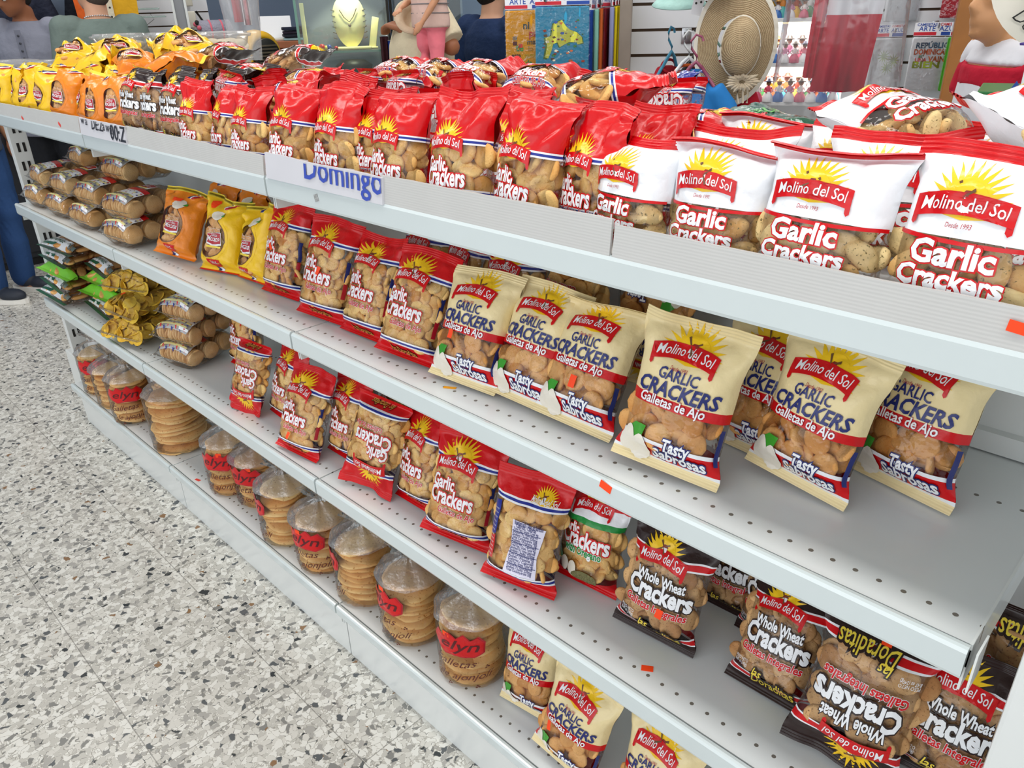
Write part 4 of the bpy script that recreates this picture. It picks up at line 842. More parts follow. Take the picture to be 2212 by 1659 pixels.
for x, y, k, yaw, l in [(-1.93, .16, 0, 6, 'lower clear tub at the cut-off far end'), (-1.93, .15, 1, 3, 'upper clear tub at the cut-off far end'), (-1.735, .235, 0, 4, 'lower clear tub behind the yellow bags, under the grey henley'), (-1.735, .24, 1, -3, 'upper clear tub behind the yellow bags, under the grey henley'),
                        (-1.73, .44, 0, 2, 'lowest clear tub of the middle stack'), (-1.73, .44, 1, 5, 'second clear tub of the middle stack'), (-1.70, .44, 2, -2, 'top clear tub of the middle stack, before the grey-green shirt'), (-1.545, .56, 0, 0, 'lowest clear tub of the tall stack'), (-1.545, .56, 1, 3, 'second clear tub of the tall stack'), (-1.545, .56, 2, -3, 'top clear tub of the tall stack, nearer the two men'),
                        (-1.335, .62, 0, 0, 'lowest clear tub nearest the whole wheat bags'), (-1.335, .62, 1, 2, 'second clear tub nearest the whole wheat bags'), (-1.335, .62, 2, 4, 'top clear tub nearest the whole wheat bags')]: tub(x, y, ZA+H_*k, yaw, l)
# ---------------------------------------------------------------- people
CX, CY = 1.30, -.685
def face(x, y, extra=0.): return math.atan2(CX-x, y-CY)+extra
def fuse(mb, voxel, smooth=5, fac=.5):
    """merges overlapping forms into one continuous skin"""
    me = mb.mesh('t'); o = bpy.data.objects.new('t', me); col.objects.link(o)
    m = o.modifiers.new('r', 'REMESH'); m.mode = 'VOXEL'; m.voxel_size = voxel
    if smooth: s = o.modifiers.new('s', 'SMOOTH'); s.iterations = smooth; s.factor = fac
    dg = bpy.context.evaluated_depsgraph_get(); dg.update(); r = bpy.data.meshes.new_from_object(o.evaluated_get(dg))
    bpy.data.objects.remove(o); bpy.data.meshes.remove(me); r.polygons.foreach_set('use_smooth', [True]*len(r.polygons)); return r
def rings(mb, rs, m, n=20):
    """stacked ellipses: (x, y, z, rx, ry)"""
    vs = [(x+rx*cos(2*pi*k/n), y+ry*sin(2*pi*k/n), z) for x, y, z, rx, ry in rs for k in range(n)]; fs = [list(range(n))[::-1]]
    for i in range(len(rs)-1):
        for k in range(n): fs.append((i*n+k, i*n+(k+1) % n, (i+1)*n+(k+1) % n, (i+1)*n+k))
    fs.append(list(range((len(rs)-1)*n, len(rs)*n))); mb.add(vs, fs, m)
def limb(mb, pts, rs, m):
    mb.tube(pts, rs, m, 12)
    for p, r in zip(pts, rs): mb.ball(p, r, m, 12, 8)
def hand(mb, wrist, d, up, m, H, side, curl=.5):
    """palm and five fingers; d: direction of the hand, up: back of the hand"""
    d = Vector(d).normalized(); up = Vector(up); up = (up-d*up.dot(d)).normalized(); x = d.cross(up)*side; k = H/1.7
    w = Vector(wrist); P = lambda a, b, c: w+d*a*k+x*b*k+up*c*k
    for b in (-.026, -.009, .009, .026): limb(mb, [P(.0, b*.6, 0), P(.085, b, 0)], [.014*k, .0125*k], m)
    for b, l in ((-.030, .060), (-.010, .074), (.010, .080), (.029, .070)):
        pts = [P(.085, b, 0)]; a = 0.; q = [.085, 0.]
        for j, f in enumerate((.45, .32, .23)): a += curl*(.55+.25*j); q = [q[0]+l*f*cos(a), q[1]-l*f*sin(a)]; pts.append(P(q[0], b*1.05, q[1]))
        limb(mb, pts, [.0095*k, .009*k, .0085*k, .0075*k], m)
    limb(mb, [P(.02, .026, -.004), P(.05, .052, -.014), P(.075, .060, -.024), P(.095, .060, -.034)], [.014*k, .012*k, .010*k, .009*k], m)
SKIN = dict(dark=mat('skin_brown', '#9a6243', .5, .4, vary=.05, vscale=9), mid=mat('skin_tan', '#c08a68', .5, .4, vary=.05, vscale=9), light=mat('skin_light', '#d2a083', .5, .4, vary=.05, vscale=9))
def cloth(name, h, b=(26, .5, .012)): return mat('cloth_'+name, h, .85, .2, bump=b, vary=.06, vscale=5)
def head_on(mb, c, hy, hp, m, k):
    """a head with brow, nose, lips, chin and ears; c: top of the neck; hy, hp: turn and nod"""
    M = Matrix.Translation(c) @ Matrix.Rotation(hy, 4, 'Z') @ Matrix.Rotation(hp, 4, 'X'); q = MB(); s = k
    q.ball((0, .004*s, .125*s), (.076*s, .095*s, .108*s), m, 24, 16); q.ball((0, -.022*s, .068*s), (.060*s, .072*s, .068*s), m, 20, 12); q.ball((0, -.072*s, .030*s), (.027*s, .022*s, .020*s), m)
    q.tube([(0, -.088*s, .135*s), (0, -.103*s, .105*s), (0, -.110*s, .092*s)], [.008*s, .012*s, .014*s], m); q.ball((0, -.098*s, .090*s), (.020*s, .016*s, .012*s), m)
    q.ball((0, -.088*s, .066*s), (.026*s, .014*s, .008*s), m); q.ball((0, -.087*s, .055*s), (.023*s, .014*s, .009*s), m); q.tube([(-.045*s, -.080*s, .148*s), (0, -.092*s, .142*s), (.045*s, -.080*s, .148*s)], .010*s, m)
    for e in (-1, 1): q.ball((e*.080*s, .010*s, .105*s), (.010*s, .022*s, .033*s), m); q.ball((e*.034*s, -.072*s, .118*s), (.018*s, .016*s, .012*s), m)
    mb.add([M @ Vector(v) for v in q.v], q.f, m); return M
def arm_pts(H, side, ar):
    """shoulder, elbow and wrist; ar: elbow and wrist in units of height"""
    return [Vector((side*.108*H, .01, .815*H)), Vector(ar[0])*H, Vector(ar[1])*H]
def human(label, x, y, yaw, H, skin, shirt, trousers, hair, arms=None, head=(0, 0), sleeve=.9, hairfn='short', shoe='#23262b', curl=.4, wide=1., voxel=.011, z0=0., legs=True, neckline=0., long_legs=True):
    t = thing('person', label, 'person', (x, y, z0), yaw); sk = SKIN[skin]; b = MB(); k = H/1.7*(1.75 if H < 1 else 1); w_ = wide
    arms = arms or {1: ((.135, .02, .63), (.145, -.03, .485)), -1: ((-.135, .02, .63), (-.145, -.03, .485))}
    tor = [(0, .005, .50, .095, .066), (0, .005, .54, .098, .068), (0, 0, .60, .086, .060), (0, -.002, .68, .096, .064), (0, .002, .745, .104, .066), (0, .006, .79, .098, .056), (0, .01, .820, .062, .042), (0, .010, .845, .036, .036)]
    rings(b, [(a*H, c*H, z*H, rx*H*w_, ry*H*w_) for a, c, z, rx, ry in tor], sk)
    b.tube([(0, .012*H, .82*H), (0, .004*H, .885*H)], [.036*H, .034*H], sk, 14)
    hm = head_on(b, Vector((0, -.002*H, .865*H)), head[0], head[1], sk, k)
    ap = {}
    for sd in (1, -1):
        p = arm_pts(H, sd, arms[sd]); ap[sd] = p; limb(b, [p[0], p[0].lerp(p[1], .5), p[1], p[1].lerp(p[2], .4), p[2]], [.030*H, .027*H, .023*H, .023*H, .0155*H], sk)
        d = (p[2]-p[1]); hand(b, p[2], d, Vector((sd*.8, -.3, .3)) if abs(d.normalized().z) > .7 else Vector((0, -.2, 1)), sk, H, sd, curl)
        L = [Vector((sd*.052*H, 0, .50*H)), Vector((sd*.058*H, -.012*H, .275*H)), Vector((sd*.060*H, .008*H, .045*H))]
        limb(b, [L[0], L[0].lerp(L[1], .5), L[1], L[1].lerp(L[2], .35), L[2]], [.054*H, .046*H, .034*H, .033*H, .021*H], sk)
        limb(b, [(L[2].x, .012*H, .024*H), (L[2].x+sd*.008*H, -.075*H, .016*H)], [.022*H, .017*H], sk)
    link('body', fuse(b, voxel), t)
    EW, EI = mat('eye_white', '#e8e4de', .3), mat('eye_dark', '#2a1c14', .2)
    for e in (1, -1):
        q = MB(); q.ball(hm @ Vector((e*.033*k, -.080*k, .118*k)), .0125*k, EW, 12, 8); q.ball(hm @ Vector((e*.033*k, -.0885*k, .118*k)), .0058*k, EI, 10, 6); q.build('eye', t)
    # shirt: body of the garment and two sleeves
    s = MB(); sm = shirt; tor = [(0, .004, .47, .109, .082), (0, .004, .52, .110, .082), (0, 0, .60, .102, .075), (0, -.002, .69, .106, .074), (0, .002, .745, .112, .074), (0, .008, .795, .104, .063), (0, .012, .826, .066, .048), (0, .012, .842-neckline, .044, .043)]
    rings(s, [(a*H, c*H, z*H, rx*H*w_, ry*H*w_) for a, c, z, rx, ry in tor], sm)
    for sd in (1, -1):
        p = ap[sd]; pts = [p[0]+Vector((-sd*.03*H, 0, .0)), p[0], p[0].lerp(p[1], .55), p[1], p[1].lerp(p[2], .5), p[2]]; rs = [.040*H, .040*H, .037*H, .033*H, .030*H, .024*H]
        if sleeve < 1: q = p[0].lerp(p[1], sleeve); pts = [pts[0], p[0], p[0].lerp(p[1], sleeve*.55), q]; rs = [.041*H, .042*H, .042*H, .042*H]
        for a_, c_ in zip(pts[:-1], rs[:-1]): s.ball(a_, c_, sm)
        s.tube(pts, rs, sm, 14)
    sh = link('shirt', fuse(s, voxel*.9, 4), t)
    if legs:
        g = MB(); rings(g, [(0, .004*H, .465*H, .102*H*w_, .074*H*w_), (0, .004*H, .50*H, .104*H*w_, .078*H*w_), (0, .004*H, .57*H, .100*H*w_, .076*H*w_)], trousers)
        for sd in (1, -1):
            L = [Vector((sd*.052*H, 0, .48*H)), Vector((sd*.058*H, -.012*H, .275*H)), Vector((sd*.060*H, .008*H, .05*H))]
            limb(g, [L[0], L[0].lerp(L[1], .5), L[1], L[1].lerp(L[2], .45), L[2]], [.060*H, .053*H, .044*H, .042*H, .038*H], trousers)
        link('trousers', fuse(g, voxel*.9, 4), t)
        sole = mat('shoe_sole_white', '#e9e6df', .7, .3); up = mat('shoe_'+shoe[1:], shoe, .6, .4)
        for sd in (1, -1):
            x_ = sd*.060*H; f = MB(); f.ball((x_, .0, .034*H), (.026*H, .038*H, .026*H), up, 14, 8); f.ball((x_+sd*.006*H, -.055*H, .026*H), (.029*H, .052*H, .022*H), up, 14, 8)
            so = link('shoe', fuse(f, .008, 3), t); q = MB()
            out = [(x_+sd*.004*H+.033*H*sin(a)*(1 if cos(a) < 0 else .95), -.024*H-.088*H*cos(a)) for a in [2*pi*i/20 for i in range(20)]]
            q.add([(a, c, z) for z in (.001, .016*H) for a, c in out], [list(range(20))[::-1], list(range(20, 40))]+[(i, (i+1) % 20, 20+(i+1) % 20, 20+i) for i in range(20)], sole); q.build('sole', so, False)
    if hair is not None:
        h = MB(); hq = MB(); s_ = k
        hq.ball((0, .012*s_, .142*s_), (.083*s_, .100*s_, .100*s_), hair, 22, 14)
        if hairfn == 'long':
            for i in range(13):
                a = R(-100+200*i/12.)+pi/2; hq.tube([(.07*s_*cos(a), .015*s_+.085*s_*sin(a), .13*s_), (.080*s_*cos(a), .02*s_+.09*s_*sin(a), .05*s_), (.062*s_*cos(a), .03*s_+.07*s_*sin(a), -.035*s_)], [.03*s_, .028*s_, .012*s_], hair)
        elif hairfn == 'short': hq.ball((0, .048*s_, .085*s_), (.072*s_, .062*s_, .070*s_), hair, 18, 12)
        hm2 = hm; vv = [hm2 @ Vector(v) for v in hq.v]; h.add(vv, hq.f, hair); me = fuse(h, .008, 3)
        bm = bmesh.new(); bm.from_mesh(me); iv = hm2.inverted()
        dele = [f for f in bm.faces if (lambda c: c.y < -.030*s_ and c.z < .175*s_)(iv @ f.calc_center_median())]
        bmesh.ops.delete(bm, geom=dele, context='FACES'); bm.to_mesh(me); bm.free(); link('hair', me, t)
    return t, hm, ap
JEANS = cloth('jeans', '#2d4a78', (60, .4, .006)); DARKT = cloth('dark_trousers', '#25272c')
BLACKH = mat('hair_black', '#17130f', .55, .4, bump=(90, .6, .004)); GREYH = mat('hair_cropped', '#4b423c', .8, .3, bump=(120, .5, .003))
# the leg and trainer by the far end of the shelf
human('person in blue jeans and white-soled trainers standing past the far end of the shelf', -3.76, .30, face(-3.76, .30, .75), 1.70, 'mid', cloth('dull_blue', '#4b5566'), JEANS, BLACKH, shoe='#2a2f3a')
# man in a grey henley, looking down
t, hm, ap = human('man in a grey henley shirt, head bowed, beyond the far end of the shelf', -4.20, .86, face(-4.20, .86, -.38), 1.70, 'dark', cloth('grey_henley', '#8a8d9c'), DARKT, BLACKH, head=(-.45, .42), sleeve=1., wide=1.03)
pl = MB(); HN = mat('cloth_henley_band', '#7d808f', .8, .2); pl.add([(x, -.131-.0*z, z) for z in (1.20, 1.29, 1.385) for x in (-.017, .017)], [(0, 1, 3, 2), (2, 3, 5, 4)], HN)
pk = pl.build('placket', t, False); pk.location = (0, .0, .0)
for z in (1.235, 1.275, 1.315, 1.355): MB().ball((0, -.134, z), (.0065, .003, .0065), mat('button_dark', '#3c3e48', .4, .5)).build('button', pk)
# man seen from behind, cropped hair, chain round his neck
t, hm, ap = human('man in a grey-green shirt seen from behind, silver chain round his neck', -3.69, 1.09, face(-3.69, 1.09, pi+.12), 1.70, 'light', cloth('grey_green', '#6f7d78'), DARKT, GREYH, head=(.5, .1), sleeve=.8, wide=1.06)
ch = MB(); N_ = 34
for i in range(N_): a = 2*pi*i/N_; ch.ball((.066*cos(a), .018+.064*sin(a), 1.436+.012*sin(a)), (.0052, .0052, .0040), mat('silver_chain', '#cfcfd2', .25, .5, 1.), 8, 6)
ch.build('neck_chain', t)
# man in a cream shirt with a small child on his arm
x, y = -1.685, 1.76; yw = face(x, y, -1.25)
t, hm, ap = human('man in an oversized cream shirt carrying a small child on his arm', x, y, yw, 1.72, 'dark', cloth('cream', '#d8cbae'), cloth('sand_trousers', '#cdbf9c'), BLACKH, arms={1: ((.150, .030, .745), (.035, -.050, .785)), -1: ((-.140, .01, .64), (-.12, -.05, .50))}, sleeve=.86, wide=1.12, curl=1.0)
tc, hc, ac = human('small child in striped top and pink shorts carried by the man in cream', -1.46, 1.635, yw+.35, .70, 'mid', cloth('pink_stripe', '#d9b9ae'), cloth('pink', '#f2808e'), BLACKH, arms={1: ((.150, -.06, .63), (.12, -.16, .50)), -1: ((-.14, 0, .64), (-.10, -.14, .58))}, sleeve=.25, wide=1.25, voxel=.008, z0=1.03, shoe='#d98a92')
st = MB(); SG = mat('stripe_grey', '#7f7b7c', .85, .2)
for z in (.385, .42, .455, .49, .525): rings(st, [(0, .003, z-.002, .108*.70*1.25*1.02, .078*.70*1.25*1.03), (0, .003, z+.002, .108*.70*1.25*1.02, .078*.70*1.25*1.03)], SG)
st.build('stripe', tc)
# woman in navy
human('woman in a navy t-shirt with short black hair, turned away', -1.775, 2.32, face(-1.775, 2.32, 2.35), 1.64, 'light', cloth('navy', '#1d2f52'), DARKT, BLACKH, head=(-.2, .05), sleeve=.78, hairfn='short', wide=1.02)
# sun hat held beside the child
t = thing('sun_hat', 'small beige sun hat held beside the child', 'hat', (-1.585, 1.645, 1.40), face(-1.585, 1.645))
q = MB(); BG = cloth('beige', '#d5bda2'); q.lathe([(0.001, -.055), (.05, -.052), (.072, -.03), (.078, .0), (.10, .012), (.128, .022), (.126, .026), (.098, .018), (.074, .006), (.066, -.026), (.046, -.046), (0.001, -.049)], BG, 26)
o = q.build('hat_body', t); o.rotation_euler = (R(62), R(-18), 0); o.scale = (.62, .62, .62)
# ---------------------------------------------------------------- the shop behind
SLATW = mat('slat_white', '#d9dbe0', .45, .4, vary=.02, vscale=5); GROOVE = mat('slat_groove', '#5b4a3c', .8, .2); STEEL = mat('steel_hook', '#b9bbbf', .28, .5, 1.)
def slat_panel(label, x, y, yaw, wd, z0, z1, pitch, gap=.012):
    t = thing('slat_panel', label, 'wall panel', (x, y, 0), yaw); MB().box(-wd/2, wd/2, .012, .024, z0, z1, GROOVE).build('backing', t, False); z = z0
    while z < z1-.02: MB().box(-wd/2, wd/2, 0, .013, z, min(z1, z+pitch-gap), SLATW).build('slat', t, False); z += pitch
    return t
def hook(parent, x, y0, y1, z, rise=.018): MB().tube([(x, y0, z), (x, y1+.01, z), (x, y1, z+rise)], .0032, STEEL, 8).build('hook', parent)
# -- left: white slatted panel, frame, boxes and cables
slat_panel('white slatted wall panel behind the man in the grey-green shirt', -4.29, 1.64, face(-4.29, 1.64), .72, .9, 1.85, .080, .008)
t = thing('glass_tray', 'greenish glass tray with tangled wires on the slatted panel', 'tray', (-4.16, 1.54, 1.475), face(-4.16, 1.54)); GL = film('glass_green', (.80, .93, .88), .10, .6, .05, .10, (5, .05))
MB().bbox(-.17, .10, -.10, .0, 0, .010, GL, .003).build('tray', t); MB().bbox(-.10, .13, -.13, -.03, -.045, -.035, GL, .003).build('tray', t)
for k in range(3):
    rn = random.Random(k); MB().tube([(-.12+.08*k+rn.uniform(-.05, .05)*j*.4, -.06, -.035*j-.02) for j in range(6)], .0016, mat('thin_wire', '#4a3f40', .5), 6).build('wire', t)
t = thing('display_frame', 'white upright display frame beside the slatted panel', 'frame', (-3.95, 1.69, 0), face(-3.95, 1.69))
for a in ((-.045, -.030), (.028, .043)): MB().bbox(a[0], a[1], 0, .03, .8, 1.9, WHITE, .003).build('post', t, False)
MB().box(-.030, .028, .012, .018, .8, 1.9, mat('frame_grey', '#8d9095', .6)).build('infill', t, False); MB().bbox(-.045, .043, -.01, .03, 1.285, 1.31, WHITE, .003).build('crossbar', t, False)
t = thing('junction_box', 'cream electrical box with outlets and a black cable', 'electrical box', (-4.15, 1.84, 0), face(-4.15, 1.84)); CRM = mat('plastic_cream', '#d5d2c4', .45, .4)
MB().bbox(-.035, .035, -.04, .02, 1.36, 1.46, CRM, .006).build('upper_box', t); MB().bbox(-.03, .03, -.04, .02, 1.49, 1.60, CRM, .006).build('breaker_cover', t); o = MB().bbox(-.035, .04, -.03, .02, 1.20, 1.345, CRM, .006).build('outlet_plate', t)
for z in (1.25, 1.31): MB().box(-.012, -.006, -.032, -.029, z, z+.018, DARK).build('outlet_slot', o, False); MB().box(.006, .012, -.032, -.029, z, z+.018, DARK).build('outlet_slot', o, False)
MB().tube([(.04, -.03, 1.46), (.075, -.03, 1.40), (.06, -.04, 1.33), (.01, -.05, 1.29), (.05, -.05, 1.22), (.14, -.03, 1.10)], .007, DARK, 8).build('cable', t)
MB().tube([(.06, -.02, 1.42), (.16, -.02, 1.2), (.22, -.02, 1.05)], .005, CRM, 8).build('cable', t)
# dark clothes and a bright banner behind the two men
for i, (x, y, w_, c, l) in enumerate([(-4.62, .90, .46, '#2c3040', 'dark navy jacket hanging behind the man in the grey henley'), (-4.60, 1.46, .36, '#1f222b', 'black jacket hanging between the two men')]):
    t = thing('hanging_jacket', l, 'jacket', (x, y, 0), face(x, y)); m = cloth('jacket%d' % i, c, (14, .9, .03)); q = MB()
    rings(q, [(0, 0, .85, w_*.50, .07), (0, 0, 1.2, w_*.48, .07), (0, 0, 1.5, w_*.46, .065), (0, 0, 1.66, w_*.36, .05), (0, 0, 1.74, .06, .05)], m)
    for sd in (-1, 1): q.tube([(sd*w_*.36, 0, 1.64), (sd*w_*.55, -.02, 1.35), (sd*w_*.58, -.03, 1.0)], [.06, .058, .05], m, 12)
    q2 = fuse(q, .014, 4); link('garment', q2, t); MB().tube([(0, 0, 1.72), (0, 0, 2.2), (0, .25, 2.2)], .004, STEEL).build('hook', t)
t = thing('banner', 'orange and yellow banner with a pale dotted border behind the cropped head', 'banner', (-4.10, 1.31, 0), face(-4.10, 1.31)); q = MB()
def wavy(x0, x1, z0, z1, m, amp=.012, f=20, y=0., tilt=0.): return MB().grid(lambda a, b: Vector((x0+(x1-x0)*a+tilt*b, y+amp*sin(f*(x0+(x1-x0)*a)+b*2)+.004*sin(b*9), z0+(z1-z0)*b)), 22, 10, m)
wavy(-.17, .02, 1.34, 1.85, cloth('banner_orange', '#e0652a'), tilt=-.02).build('orange_field', t); wavy(.02, .16, 1.36, 1.85, cloth('banner_yellow', '#eab32e'), y=-.01, tilt=.03).build('yellow_field', t)
wavy(.075, .125, 1.375, 1.43, cloth('banner_orange', '#e0652a'), y=-.03).build('orange_tail', t)
o = wavy(-.005, .03, 1.36, 1.85, cloth('banner_cream', '#e8dfc6'), y=-.02, tilt=.0).build('border', t)
for k in range(9): MB().ball((.012, -.036, 1.39+.05*k), (.006, .003, .006), DARK, 8, 6).build('dot', o)
MB().tube([(-.2, 0, 1.85), (.22, 0, 1.85)], .008, STEEL).build('rod', t)
t = thing('dark_cabinet', 'low dark cabinet behind the person in jeans', 'cabinet', (-4.33, .25, 0), pi/2); DK = mat('cabinet_dark', '#2b2d33', .5, .4)
MB().bbox(-.8, .8, 0, .4, .05, .85, DK, .008).build('body', t, False)
for a in (-.79, -.26, .27): d = MB().bbox(a, a+.52, -.018, 0, .09, .82, DK, .004).build('door', t, False); MB().tube([(a+.46, -.03, .4), (a+.46, -.03, .52)], .006, STEEL).build('handle', d)
MB().box(-.78, .78, .02, .38, 0, .05, DARK).build('plinth', t, False)
# -- brown counter shelf and what lies on it
x, y = -3.62, 2.06; t = thing('brown_counter', 'high brown counter shelf along the blue-grey wall', 'counter', (x, y, 0), face(x, y)); BR = mat('wood_counter', '#9a5c3c', .5, .4, vary=.08, vscale=12)
MB().bbox(-.37, .42, -.16, .2, 1.235, 1.275, BR, .004).build('top', t, False); MB().bbox(-.33, .38, -.10, .18, 0, 1.234, mat('wood_counter_side', '#8a5034', .55, .4, vary=.08, vscale=12), .004).build('body', t, False)
fx = face(x, y); F = lambda a, b, z: Vector((x+cos(fx)*a-sin(fx)*b, y+sin(fx)*a+cos(fx)*b, z))
t = thing('laptop', 'white laptop standing open on the brown counter', 'laptop', F(.08, .05, 1.276), fx); MB().bbox(-.10, .10, -.10, .04, 0, .012, CRM, .003).build('base', t, False); o = MB().bbox(-.10, .10, 0, .008, 0, .135, mat('laptop_white', '#e4e6ea', .4), .003).build('screen', t, False); o.location = (0, .04, .012); o.rotation_euler = (R(-14), 0, 0)
for i, (c, h) in enumerate([('#8ba5a8', .016), ('#20232c', .018), ('#2b2430', .016), ('#1c2030', .020)]):
    t = thing('folded_garment', ['pale grey-green folded garment, lowest on the counter', 'black folded garment just above the pale one', 'dark plum folded garment in the pile', 'navy folded garment on top of the pile'][i], 'folded clothes', F(.245, -.05, 1.276+.019*i), fx+.05*(i % 2), 'folded clothes on the brown counter')
    MB().bbox(-.13, .13, -.09, .09, 0, h, cloth('fold%d' % i, c), .007).build('folds', t); MB().bbox(-.128, .128, -.093, -.084, .001, h*.55, cloth('fold%d' % i, c), .003).build('front_fold', t)
t = thing('rolled_blanket', 'grey rolled blanket with pink trim at the end of the counter', 'blanket', F(-.29, -.02, 1.276+.065), fx+.3); q = MB(); GY = cloth('blanket_grey', '#8b8996', (70, .8, .01)); PK = cloth('blanket_pink', '#c86070')
q.lathe([(0.001, -.10), (.05, -.10), (.065, -.09), (.066, .09), (.05, .10), (0.001, .10)], GY, 24); o = q.build('roll', t); o.rotation_euler = (0, R(90), 0)
for a in (-.04, .03): MB().lathe([(.067, a), (.0685, a+.004), (.067, a+.010)], PK, 24).build('trim', t).rotation_euler = (0, R(90), 0)
for k in range(7): MB().ball((-.105, .055*cos(k*.9), .055*sin(k*.9)), .014, PK if k % 2 else DARK, 8, 6).build('pompom', t)
# -- hanging plastic bags with red cloth
def plastic_sleeve(label, x, y, z0, z1, w0, w1, haze, cloths, extra=0., d=.05):
    t = thing('plastic_sleeve', label, 'plastic bag', (x, y, 0), face(x, y, extra)); m = film('sleeve_film_%d' % int(haze*100), (1, 1, 1), .06, .8, .14, haze, (16, .9)); q = MB()
    def P(a, b, s):
        w_ = w0+(w1-w0)*b; u = 2*a-1; xx = u*w_/2; cr = .012*noise.noise(Vector((xx*14, b*5, s*3)))+.010*sin(u*7+b*6)*(.4+.6*b)
        return Vector((xx, -s*d/2*math.sqrt(max(0, 1-u*u))*(.35+.65*ss(0, .2, b))+cr, z0+(z1-z0)*b))
    q.grid(lambda a, b: P(a, b, 1), 26, 26, m); q.grid(lambda a, b: P(a, b, -1), 26, 26, m, True); q.build('sleeve', t)
    MB().tube([(0, 0, z1-.02), (0, 0, 2.99)], .004, STEEL).build('cord', t)
    return t
t = plastic_sleeve('cloudy plastic sleeve holding a rolled red cloth, hung before the yellow fan', -2.14, 1.14, 1.245, 2.05, .12, .27, .22, None)
x, y = -2.14, 1.14
def folds(x0, x1, z0, z1, m, n=5, amp=.012, y=0., skew=0., zig=0.):
    return MB().grid(lambda a, b: Vector((x0+(x1-x0)*a+skew*b, y+amp*cos(a*n*2*pi)-.02*sin(a*pi), z0+(z1-z0)*b+zig*(1-b)*(a-.5))), 40, 8, m)
REDC = cloth('flag_red', '#c01030', (20, .3, .006)); WHC = cloth('flag_white', '#e6e6ec', (20, .3, .006))
c = thing('red_cloth', 'red cloth with white edges rolled inside the cloudy plastic sleeve', 'cloth', (x, y, 0), face(x, y))
for a, b, m, n in ((-.032, .006, REDC, 2), (.004, .014, WHC, 1), (.012, .034, REDC, 2), (.033, .040, WHC, 1)): folds(a, b, 1.40-.012*(a > 0), 1.95, m, n, .004).build('red_panel' if m is REDC else 'white_edge', c)
t = plastic_sleeve('big clear hanging plastic sleeve holding a folded red and white cloth', .325, 1.60, 1.085, 2.2, .345, .24, .06, None, d=.13)
c = thing('flag_cloth', 'folded crimson cloth with a white upper half inside the big clear sleeve', 'cloth', (.325, 1.60, 0), face(.325, 1.60))
folds(-.090, -.055, 1.225, 1.95, REDC, 2, .008, .012, .03).build('red_side_fold', c); folds(-.065, .075, 1.19, 1.385, REDC, 2.5, .010, -.004, .018).build('red_panel', c); folds(-.047, .093, 1.385, 1.95, WHC, 2.5, .010, -.004, .02).build('white_panel', c)
# -- yellow fan
x, y = -2.72, 1.50; t = thing('yellow_fan', 'round yellow fan with a black grille behind the plastic sleeve', 'fan', (x, y, 1.235), face(x, y)); YL = mat('plastic_yellow', '#f0b81c', .35, .5, coat=.3); BK = mat('plastic_black', '#1d1b1a', .45, .4)
q = MB(); q.lathe([(.001, -.07), (.09, -.07), (.118, -.05), (.125, 0), (.118, .05), (.10, .07), (.085, .07), (.08, .05)], YL, 32); o = q.build('housing', t); o.rotation_euler = (R(90), 0, R(38)); 
gq = MB(); gq.lathe([(.001, .0), (.08, 0), (.084, .012), (.080, .018), (.0, .012)], BK, 28); g = gq.build('grille', t); g.rotation_euler = (R(90), 0, R(38)); g.location = (.045, -.055, 0)
for k in range(7): b_ = MB().bbox(-.06, .06, -.004, .004, -.003, .003, mat('grille_bar', '#5d5346', .4, .5), .001).build('grille_bar', g, False); b_.location = (0, -.048+.016*k, .020)
MB().bbox(-.07, .07, -.06, .06, -1.235, -.115, BK, .01).build('stand', t)
# -- glass case with the lit necklace bust
x, y = -2.34, 1.80; fy = face(x, y); GLC = film('case_glass', (.93, .98, .96), .05, .5, .03, .03, (2, .02)); GE = mat('glass_edge_green', '#6f9a8c', .2, .5)
t = thing('glass_case', 'glass display case with a lit yellow necklace stand inside', 'display case', (x, y, 0), fy)
for a in (-.23, .215): MB().box(a, a+.012, -.12, -.11, .9, 1.75, GE if a < 0 else BK).build('corner_edge', t, False); MB().box(a, a+.004, -.11, .2, .9, 1.75, GLC).build('side_pane', t, False)
MB().box(-.218, .215, -.118, -.114, .9, 1.75, GLC).build('front_pane', t, False); MB().box(-.218, .215, -.11, .2, 1.245, 1.253, GLC).build('glass_shelf', t, False); MB().box(-.219, .216, -.113, -.109, 1.244, 1.254, GE).build('shelf_edge', t, False)
MB().bbox(-.24, .24, -.13, .22, 0, .9, mat('case_base_grey', '#8c918c', .6), .006).build('base', t, False); MB().box(-.22, .215, .2, .206, .9, 1.75, mat('case_back', '#7d8590', .3, .5)).build('back_pane', t, False)
G = lambda a, b, z: Vector((x+cos(fy)*a-sin(fy)*b, y+sin(fy)*a+cos(fy)*b, z))
YB = mat('bust_pale_yellow', '#f4ecb4', .6, .3, vary=.03)
b_ = thing('necklace_bust', 'pale yellow oval necklace stand glowing inside the glass case', 'necklace stand', G(.03, .05, 1.254), fy); q = MB()
out = [(.082*sin(a)*(1-.12*cos(a)), .130-.125*cos(a)) for a in [2*pi*i/40 for i in range(40)]]; q.add([(a, c, z) for c in (-.012, .012) for a, z in out]+[(0, -.020, .13)], [(i, (i+1) % 40, 80) for i in range(40)]+[(i, i+40, 40+(i+1) % 40, (i+1) % 40) for i in range(40)]+[list(range(40, 80))[::-1]], YB); q.build('oval_board', b_)
q = MB(); q.bbox(-.09, .10, -.05, .05, -.001, .012, YB, .004); q.build('foot', b_)
nk = MB().tube([(-.045, -.024, .185), (-.025, -.025, .150), (0, -.025, .128), (.022, -.025, .152), (.042, -.024, .190)], .0022, mat('necklace_dark', '#5a4a30', .4, .5), 8).build('necklace', b_); MB().ball((0, -.026, .112), (.008, .004, .007), mat('necklace_dark', '#5a4a30', .4, .5)).build('pendant', nk)
